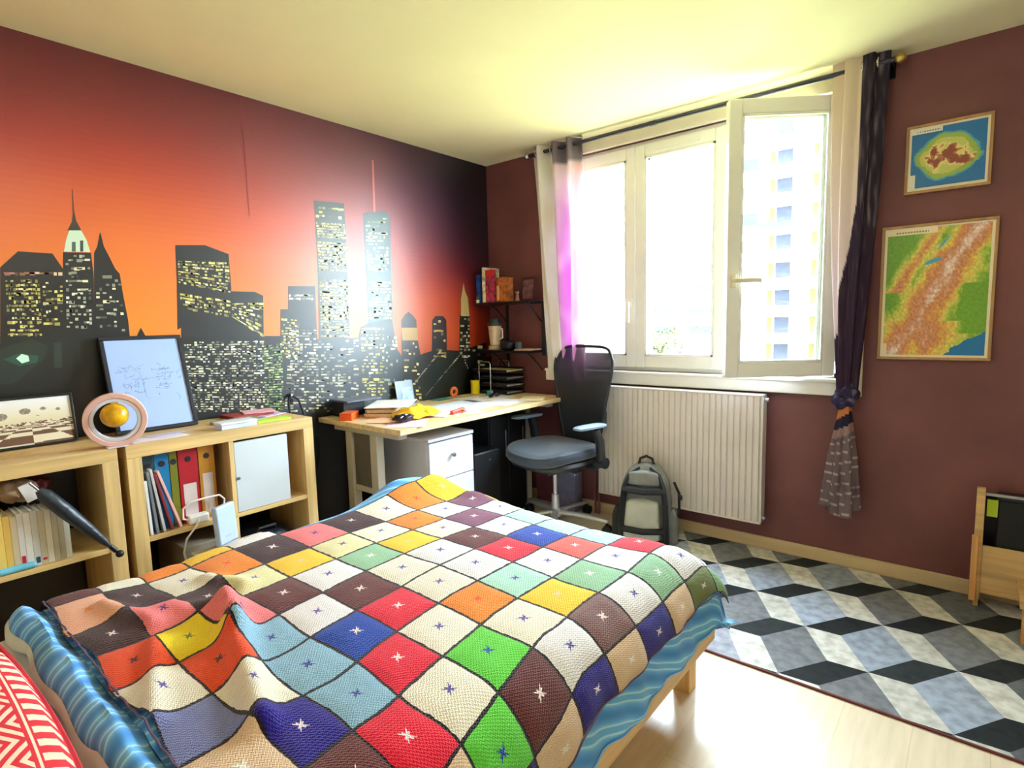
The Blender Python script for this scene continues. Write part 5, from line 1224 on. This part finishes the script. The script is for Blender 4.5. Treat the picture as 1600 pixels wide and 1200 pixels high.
MB().tube([tuple(BMt @ Vector(p)) for p in ((0.047, -0.01, 0.165), (0.082, -0.012, 0.155), (0.082, -0.012, 0.09), (0.044, -0.01, 0.075))], 0.006, 8).build('handle', mat('jug_handle', (196, 186, 180), 0.3), parent=bl)
sp = thing('speaker', 'small round grey speaker on the lower corner shelf', 'speaker', (0.375, -0.12, ZL))
MB().lathe([(0.022, 0), (0.024, 0.004), (0.024, 0.052), (0.018, 0.058)], 0.375, -0.12, 24).build('body', mat('speaker_grey', (78, 84, 96), 0.5), parent=sp); sp.children[0].data.transform(Matrix.Translation((0, 0, ZL)))
MB().lathe([(0.017, 0), (0.012, 0.003)], 0.375, -0.12, 24).build('grille', M['black'], parent=sp); sp.children[1].data.transform(Matrix.Translation((0, 0, ZL + 0.0582)))
clh = thing('camera_bag', 'low black case between the blender jug and the speaker', 'case', (0.28, -0.12, ZL))
MB().ell((0.28, -0.12, ZL + 0.034), (0.055, 0.05, 0.033), 24, 12, e=0.6).build('body', mat('black_case', (20, 20, 26), 0.5), parent=clh)
MB().tube([(0.245, -0.12, ZL + 0.062), (0.26, -0.12, ZL + 0.08), (0.30, -0.12, ZL + 0.08), (0.315, -0.12, ZL + 0.062)], 0.004, 8).build('handle', M['black'], parent=clh)
slab('paper_stack', 'flat pile of papers at the right end of the lower corner shelf', 'paper', (0.46, -0.12, ZL), (0.13, 0.15, 0.010), 0.0, (186, 156, 140))
o = sg
MB().lathe([(0.011, 0), (0.014, 0.022), (0.012, 0.022)], 0.062, -0.202 + 0.0, 16).build('pot', mat('white_pot', (210, 220, 214), 0.4), parent=sg); sg.children[0].data.transform(Matrix.Translation((0.0, 0, ZS)))
q = MB()
for k_ in range(9):
    a = k_ * 0.7; q.tube([(0.062, -0.202, ZS + 0.02), (0.062 + 0.007 * cos(a), -0.202 + 0.007 * sin(a), ZS + 0.038), (0.062 + 0.014 * cos(a), -0.202 + 0.014 * sin(a), ZS + 0.046)], [0.003, 0.0035, 0.0008], 6)
q.build('leaves', mat('leaf_green', (84, 124, 62), 0.6), parent=sg)

# ================================================================== OFFICE CHAIR (local frame: front = -y)
ch = thing('office_chair', 'black mesh back office chair with chrome star base by the window', 'chair', (0.900, -0.425, 0.0), rotz=radians(-12))
def L(mb, name, m, parent=ch, **k): return mb.build(name, m, parent=parent, local=True, **k)
def seat(u, v):
    a = 2 * pi * u; e = 0.62; r = min(1.0, v * 1.0)
    cx = math.copysign(abs(cos(a)) ** e, cos(a)); sy = math.copysign(abs(sin(a)) ** e, sin(a))
    x_ = 0.268 * cx; y_ = 0.255 * sy - 0.02
    prof = [(0.0, 0.550), (0.55, 0.548), (0.85, 0.546), (0.97, 0.532), (1.0, 0.505), (0.97, 0.478), (0.9, 0.470), (0.0, 0.470)]
    k_ = v * (len(prof) - 1); i = min(int(k_), len(prof) - 2); t = k_ - i
    rr = prof[i][0] + (prof[i + 1][0] - prof[i][0]) * t; zz = prof[i][1] + (prof[i + 1][1] - prof[i][1]) * t
    zz -= 0.030 * max(0, -sy) ** 3 * rr; zz += 0.014 * rr ** 3 * abs(cx) ** 2
    return (x_ * rr, y_ * rr, zz)
L(MB().grid(seat, 64, 28), 'seat_cushion', M['chairfab'], ang=60)
q = MB().ell((0, -0.02, 0.450), (0.255, 0.245, 0.048), 36, 10, e=0.75); L(q, 'seat_shell', M['chairshell'])
q = MB().box(-0.08, 0.08, -0.12, 0.14, 0.37, 0.428); L(q, 'tilt_mechanism', M['chairshell'], bev=0.014, seg=3)
L(MB().tube([(0.08, -0.02, 0.40), (0.17, -0.03, 0.40), (0.22, -0.04, 0.395)], 0.007, 8), 'height_lever', M['armpad'])
L(MB().cyl((0, 0, 0.13), (0, 0, 0.40), 0.0145, 0.0145).cyl((0, 0, 0.115), (0, 0, 0.22), 0.027, 0.024), 'gas_lift', M['castalu'])
def back_w(t):   # half width, t 0 bottom .. 1 top
    return 0.150 + 0.110 * min(1, t * 1.30) ** 0.9 if t < 0.80 else 0.260 - 0.055 * ((t - 0.80) / 0.20) ** 3
def back_y(x_, t): return 0.225 + 0.055 * t - 0.020 * sin(pi * t) + 0.22 * (1 - (x_ / 0.25) ** 2) * 0.12
def back_z(t): return 0.500 + 0.650 * t
def meshf(u, v):
    w_ = back_w(v) - 0.006; x_ = (2 * u - 1) * w_; return (x_, back_y(x_, v), back_z(v) - (0.035 * (abs(x_) / 0.25) ** 4 if v > 0.9 else 0))
bk_ = L(MB().grid(meshf, 24, 30), 'back_mesh', M['chairmesh'], ang=80)
pts = []
for k_ in range(25): t = k_ / 24; pts.append((-back_w(t), back_y(back_w(t), t), back_z(t) - (0.035 * (back_w(t) / 0.25) ** 4 if t > 0.9 else 0)))
for k_ in range(1, 12):
    x_ = -back_w(1) + 2 * back_w(1) * k_ / 12; pts.append((x_, back_y(x_, 1), back_z(1) + 0.004 - 0.035 * (abs(x_) / 0.25) ** 4))
for k_ in range(24, -1, -1): t = k_ / 24; pts.append((back_w(t), back_y(back_w(t), t), back_z(t) - (0.035 * (back_w(t) / 0.25) ** 4 if t > 0.9 else 0)))
for k_ in range(1, 8): x_ = back_w(0) - 2 * back_w(0) * k_ / 8; pts.append((x_, back_y(x_, 0), back_z(0)))
L(MB().tube(pts, 0.0105, 10, closed=True), 'back_frame', M['chairshell'], ang=60)
q = MB().tube([(-0.17, 0.262, 0.66), (-0.16, 0.285, 0.72), (0, 0.31, 0.74), (0.16, 0.285, 0.72), (0.17, 0.262, 0.66)], 0.016, 10, flat=1.6); L(q, 'lumbar_support', M['chairshell'])
q = MB().tube([(0, 0.12, 0.405), (0, 0.24, 0.42), (0, 0.325, 0.50), (0, 0.335, 0.62), (0, 0.318, 0.735)], [0.03, 0.03, 0.028, 0.024, 0.02], 12); L(q, 'back_spine', M['chairshell'])
for s_ in (-1, 1):
    a_ = L(MB().tube([(s_ * 0.10, 0.10, 0.42), (s_ * 0.25, 0.11, 0.43), (s_ * 0.300, 0.105, 0.47), (s_ * 0.305, 0.09, 0.60), (s_ * 0.300, 0.06, 0.672)], [0.018, 0.020, 0.026, 0.024, 0.018], 12, flat=1.5), 'armrest', M['chairshell'])
    L(MB().ell((s_ * 0.292, 0.02, 0.690), (0.044, 0.125, 0.013), 24, 10, e=0.6), 'arm_pad', M['armpad'], parent=a_)
    L(MB().cyl((s_ * 0.26, 0.11, 0.46), (s_ * 0.335, 0.11, 0.46), 0.034, n=20), 'arm_hub', M['chairshell'], parent=a_)
L(MB().lathe([(0.034, 0.075), (0.042, 0.082), (0.042, 0.118), (0.030, 0.128)], 0, 0, 24), 'base_hub', M['castalu'])
for k_ in range(5):
    a = radians(26 + 72 * k_); c_, s_ = cos(a), sin(a)
    q = MB().tube([(0.03 * c_, 0.03 * s_, 0.105), (0.18 * c_, 0.18 * s_, 0.098), (0.345 * c_, 0.345 * s_, 0.078)], [0.022, 0.017, 0.012], 10, flat=0.8)
    lg = L(q, 'base_leg', M['castalu'])
    x_, y_ = 0.34 * c_, 0.34 * s_; p_ = Vector((-s_, c_, 0))
    q = MB()
    for sd in (-1, 1):
        cpos = Vector((x_, y_, 0.0285)) + p_ * sd * 0.015; q.cyl(tuple(cpos - p_ * 0.008), tuple(cpos + p_ * 0.008), 0.028, n=20)
    q.cyl((x_, y_, 0.03), (x_, y_, 0.070), 0.008); L(q, 'caster', M['caster'], parent=lg)

# ================================================================== BACKPACK (local: front = -y)
bp = thing('backpack', 'grey and black backpack leaning against the radiator', 'backpack', (1.455, -0.285, 0.0), rotz=radians(20))
def B(mb, name, m, parent=bp, **k): return mb.build(name, m, parent=parent, local=True, **k)
GR = mat('grey_pack_cloth', (116, 118, 118), 0.75, var=0.1, vs=14, bump=0.5, bs=40, bd=0.006); GL = mat('pale_grey_pocket', (172, 174, 164), 0.7, var=0.06, bump=0.3, bs=60, bd=0.004)
BK = mat('black_webbing', (17, 18, 22), 0.7, bump=0.2, bs=300)
def tilt(p): return (p[0], p[1] + p[2] * 0.16, p[2] * 0.99)
def bag(cx, cy, hw, hd, z0, z1, e=0.5, dome=0.62, pw=2.4):
    def f(u, v):
        a = 2 * pi * u; zt = z0 + (z1 - z0) * v
        k_ = 1.0
        if v > dome: k_ = sqrt(max(0, 1 - ((v - dome) / (1 - dome)) ** pw))
        if v < 0.06: k_ = 0.90 + 0.10 * (v / 0.06)
        c_ = math.copysign(abs(cos(a)) ** e, cos(a)); s_ = math.copysign(abs(sin(a)) ** e, sin(a))
        n = 1 + 0.04 * noise.noise(Vector((c_ * 2, s_ * 2, v * 5 + cx)))
        return tilt((cx + hw * c_ * k_ * n * (1 - 0.12 * v), cy + hd * s_ * (0.35 + 0.65 * k_) * n * (1 if k_ > 0.02 else 0.1), zt))
    return f
B(MB().grid(bag(0, 0, 0.158, 0.088, 0.004, 0.465, dome=0.56), 48, 34).add([tilt((x_, y_, 0.004)) for x_, y_ in ((-0.13, -0.07), (0.13, -0.07), (0.13, 0.07), (-0.13, 0.07))], [(0, 3, 2, 1)]), 'body', GR, ang=70)
B(MB().grid(bag(-0.008, -0.088, 0.108, 0.040, 0.015, 0.275, e=0.3, dome=0.86, pw=3), 44, 26), 'front_pocket', GL, ang=60)
B(MB().grid(bag(-0.004, -0.080, 0.100, 0.030, 0.355, 0.435, e=0.4, dome=0.7), 36, 14), 'top_pocket', GR, ang=70)
for s_ in (-1, 1):
    q = MB().tube([tilt(p) for p in ((s_ * 0.128, -0.092, 0.02), (s_ * 0.128, -0.118, 0.14), (s_ * 0.122, -0.116, 0.26), (s_ * 0.110, -0.104, 0.34), (s_ * 0.085, -0.085, 0.41), (s_ * 0.03, -0.070, 0.448))], [0.031, 0.031, 0.030, 0.027, 0.018, 0.010], 8, flat=0.6)
    B(q, 'side_webbing', BK)
B(MB().tube([tilt(p) for p in ((-0.125, -0.104, 0.325), (0, -0.110, 0.318), (0.125, -0.104, 0.325))], 0.034, 8, flat=0.7), 'cross_strap', BK)
B(MB().tube([tilt(p) for p in ((-0.12, -0.124, 0.100), (0, -0.134, 0.092), (0.12, -0.124, 0.100))], 0.024, 8, flat=0.8), 'cross_strap', BK)
B(MB().tube([tilt(p) for p in ((-0.12, -0.118, 0.030), (0, -0.124, 0.024), (0.12, -0.118, 0.030))], 0.022, 8, flat=0.8), 'cross_strap', BK)
B(MB().tube([tilt(p) for p in ((-0.045, 0.0, 0.445), (-0.035, 0.0, 0.485), (0, 0.0, 0.500), (0.035, 0.0, 0.485), (0.045, 0.0, 0.445))], 0.008, 8), 'carry_handle', BK)
for s_ in (-1, 1): B(MB().grid(bag(s_ * 0.165, 0.0, 0.030, 0.06, 0.01, 0.20), 24, 14), 'side_pocket', BK if s_ < 0 else GR, ang=70)
B(MB().tube([tilt(p) for p in ((0.165, -0.02, 0.36), (0.195, -0.03, 0.30), (0.198, -0.03, 0.20), (0.17, -0.02, 0.10))], 0.010, 8, flat=0.6), 'shoulder_strap', BK)
B(MB().ell(tilt((0.202, -0.03, 0.275)), (0.014, 0.014, 0.018)), 'buckle', M['black'])

# ================================================================== BENCH AT THE RIGHT EDGE
bc = thing('storage_bench', 'open pine storage bench at the right edge, along the window wall', 'bench', (3.4, -0.22, 0))
bx(2.975, 3.005, -0.175, -0.145, 0.052, 0.555).build('corner_post', M['benchwood'], parent=bc, bev=0.002)
bx(2.968, 2.992, -0.195, -0.1755, 0.050, 0.345).build('end_cleat', M['benchleg'], parent=bc, bev=0.002)
bx(3.0055, 3.95, -0.175, -0.157, 0.105, 0.300).build('front_panel', M['benchwood'], parent=bc, bev=0.002)
bx(3.0055, 3.95, -0.175, -0.155, 0.085, 0.1045).build('bottom_rail', M['benchwood'], parent=bc, bev=0.002)
bx(3.0055, 3.95, -0.172, -0.160, 0.525, 0.537).build('top_rail', M['steel'], parent=bc, bev=0.001)
bx(3.0055, 3.95, -0.150, -0.030, 0.086, 0.104).build('base_board', M['benchwood'], parent=bc, bev=0.002)
bx(3.0055, 3.95, -0.040, -0.024, 0.1045, 0.50).build('back_panel', M['black'], parent=bc, bev=0.002)
bx(2.985, 3.003, -0.1445, -0.024, 0.0075, 0.50).build('end_panel', M['benchwood'], parent=bc, bev=0.002)
bx(3.135, 3.175, -0.42, -0.385, 0.0075, 0.1545).build('leg', M['benchleg'], parent=bc, bev=0.002)
bx(3.125, 3.185, -0.43, -0.1765, 0.155, 0.185).build('foot_bar', M['benchwood'], parent=bc, bev=0.002)
bx(3.90, 3.95, -0.1445, -0.05, 0.0075, 0.0855).build('leg', M['benchleg'], parent=bc, bev=0.002)
bd_ = thing('black_box', 'black box filling the open pine bench', 'box', (3.4, -0.10, 0.1045))
bx(3.05, 3.88, -0.145, -0.048, 0.1050, 0.505).build('body', mat('matt_black', (10, 10, 14), 0.7), parent=bd_, bev=0.004)
bx(3.045, 3.885, -0.148, -0.044, 0.5055, 0.520).build('lid', M['black'], parent=bd_, bev=0.003)
o = bx(3.012, 3.048, -0.1545, -0.150, 0.43, 0.505).build('price_tag', mat('lime_tag', (170, 190, 30), 0.6), loc=(3.03, -0.152, 0.43))
o.name = 'sticky_note'; tag(o, 'lime green note in the top left corner of the open bench', 'note')

# ================================================================== OUTSIDE THE WINDOW
struct('ground', bx(-60, 60, 0.5, 120, -3.9, -3.7), mat('lawn', (150, 150, 112), 0.9, var=0.15, vs=0.6))
def block(name, label, x0, x1, y0, z1, floors, fh, zoff, cols, wallc, thick=12):
    t = thing(name, label, 'building', ((x0 + x1) / 2, y0 + 6, -3.7), group=None)
    bx(x0, x1, y0, y0 + thick, -3.7, z1).build('wall', mat('render_' + name, wallc, 0.9, var=0.01, spec=0.0), parent=t)
    bx(x0 - 0.2, x1 + 0.2, y0 - 0.2, y0 + thick + 0.2, z1, z1 + 0.5).build('roof_slab', mat('roof_' + name, (190, 190, 190), 0.9), parent=t)
    return t
bA = block('apartment_building', 'tall pale apartment block with coloured balconies seen through the open casement', -14.2, -2.0, 45, 19.5, 8, 2.15, 0, 0, (240, 240, 236))
GW = mat('pane_grey', (42, 43, 52), 0.9, var=0.1, spec=0); YL = mat('panel_yellow', (64, 60, 38), 0.9, spec=0); RD = mat('panel_red', (62, 50, 46), 0.9, spec=0); BLU = mat('panel_blue', (44, 56, 64), 0.9, spec=0); PNK = mat('blind_pink', (60, 50, 54), 0.9, spec=0); TAN = mat('panel_tan', (62, 58, 50), 0.9, spec=0)
SL = mat('balcony_slab', (236, 234, 226), 0.9, spec=0)
for r in range(9):
    z0 = -2.35 + 2.13 * r
    mw = GW if r in (5, 7) else (PNK if r in (3, 6) else TAN)
    if r > 0: bx(-12.6, -11.3, 44.93, 45.0, z0 + 0.3, z0 + 1.25).build('window', mw, parent=bA)
    for k_, xx in enumerate((-9.9, -6.8, -3.7)):
        wn = bx(xx, xx + 1.1, 44.93, 45.0, z0 + 0.15, z0 + 1.45).build('window', GW, parent=bA)
        bx(xx - 0.55, xx - 0.15, 44.93, 45.0, z0 + 0.2, z0 + 1.45).build('shutter', YL, parent=bA)
        bl_ = bx(xx - 0.9, xx + 2.0, 44.0, 44.99, z0 - 0.45, z0 - 0.30).build('balcony', SL, parent=bA)
        bx(xx - 0.9, xx + 1.6, 43.96, 44.02, z0 - 0.29, z0 + 0.22).build('parapet', [RD, RD, TAN, RD, SL, BLU if k_ == 0 else SL, RD, SL, SL][r], parent=bl_)
bB = block('apartment_building', 'low distant white block seen faintly through the middle casement', -38, -26.0, 80, 12, 4, 3, 0, 0, (236, 238, 240))
for r in range(4):
    for k_ in range(2): bx(-37 + k_ * 5.5, -33.4 + k_ * 5.5, 79.9, 80.0, -1 + r * 3.0, 0.1 + r * 3.0).build('window', mat('distant_strip', (46, 46, 50), 0.9, spec=0), parent=bB)
# young tree outside
tree = thing('tree', 'young tree with sparse pale green leaves outside the middle casement', 'tree', (-9.2, 25, -3.7))
random.seed(8); q = MB(); lf = MB()
def branch(p, d, L_, r, dep):
    e = p + d * L_; q.tube([tuple(p), tuple((p + e) / 2 + Vector((random.uniform(-.05, .05), random.uniform(-.05, .05), 0)) * L_), tuple(e)], [r, r * 0.85, r * 0.65], 6)
    if dep == 0:
        for _ in range(14):
            c = e + Vector([random.uniform(-0.55, 0.55) for _ in range(3)]); a = Vector([random.uniform(-1, 1) for _ in range(3)]).normalized() * 0.07; b_ = a.cross(Vector((0, 0, 1))).normalized() * 0.05
            lf.add([c - a, c + b_, c + a, c - b_], [(0, 1, 2, 3)])
        return
    for _ in range(3):
        nd = (d + Vector([random.uniform(-0.75, 0.75), random.uniform(-0.75, 0.75), random.uniform(-0.15, 0.6)])).normalized(); branch(e, nd, L_ * 0.72, r * 0.62, dep - 1)
branch(Vector((-9.2, 25, -3.7)), Vector((0, 0, 1)), 1.5, 0.10, 4)
q.build('trunk', mat('bark', (44, 41, 37), 0.9, spec=0), parent=tree); lf.build('leaves', mat('young_leaves', (52, 56, 32), 0.9, spec=0), parent=tree)
fc = thing('fence', 'low fence crossing the lawn outside the window', 'fence', (-16, 30, -3.7))
MB().box(-34, 4, 30, 30.05, -1.75, -1.68).box(-34, 4, 30, 30.05, -2.6, -2.54).build('rail', mat('fence_rail', (46, 48, 48), 0.9, spec=0), parent=fc)
for k_ in range(20): bx(-34 + k_ * 2, -33.94 + k_ * 2, 30, 30.06, -3.7, -1.6).build('post', mat('fence_post', (46, 48, 48), 0.9, spec=0), parent=fc)

# unseen fill lamp, added outside the frame to brighten the interior
lm = thing('fill_lamp', 'added white globe fill lamp on the ceiling, unseen, brightening the room', 'lamp', (2.45, -2.55, 2.5))
MB().cyl((2.45, -2.55, 2.47), (2.45, -2.55, 2.4995), 0.06, n=24).build('canopy', M['white_paint'], parent=lm)
MB().lathe([(0.05, 2.468), (0.13, 2.44), (0.16, 2.40), (0.13, 2.355), (0.04, 2.335)], 2.45, -2.55, 32).build('shade', mat('opal_glass', (250, 240, 220), 0.4, emit=1.5), parent=lm)

# ================================================================== LIGHT
wd = bpy.data.worlds.new('world'); SC.world = wd; wd.use_nodes = True
bgn = wd.node_tree.nodes['Background']; bgn.inputs[0].default_value = (0.74, 0.88, 1.0, 1); bgn.inputs[1].default_value = SKY_S
def light(name, kind, loc, energy, col=(1, 1, 1), **k):
    l = bpy.data.lights.new(name, kind); l.energy = energy; l.color = col
    for a, v in k.items(): setattr(l, a, v)
    o = bpy.data.objects.new(name, l); COL.objects.link(o); o.location = loc; return o
s = light('sun', 'SUN', (0, -20, 30), SUN_S, (1.0, 0.95, 0.84), angle=radians(2))
s.rotation_euler = Vector((0.35, 0.75, -0.85)).to_track_quat('-Z', 'Y').to_euler()
p = light('window_portal', 'AREA', ((WX0 + WX1) / 2, 0.16, (WZ0 + WZ1) / 2), 1.0, shape='RECTANGLE', size=WX1 - WX0, size_y=WZ1 - WZ0)
p.rotation_euler = (-pi / 2, 0, 0); p.data.cycles.is_portal = True
light('fill_bulb', 'POINT', (2.45, -2.55, 2.25), FILL_S, (1.0, 0.96, 0.92), shadow_soft_size=0.16)  # added fill light of the unseen lamp

vs_ = SC.view_settings; SC.display_settings.display_device = 'sRGB'
vs_.view_transform = 'Standard'; vs_.look = 'None'; vs_.exposure = EXPO; vs_.gamma = 1.0; vs_.use_curve_mapping = False
SC.cycles.use_denoising = True; SC.cycles.max_bounces = 10; SC.cycles.diffuse_bounces = 6; SC.cycles.transparent_max_bounces = 16
SC.cycles.sample_clamp_indirect = 8.0; SC.cycles.caustics_reflective = False; SC.cycles.caustics_refractive = False
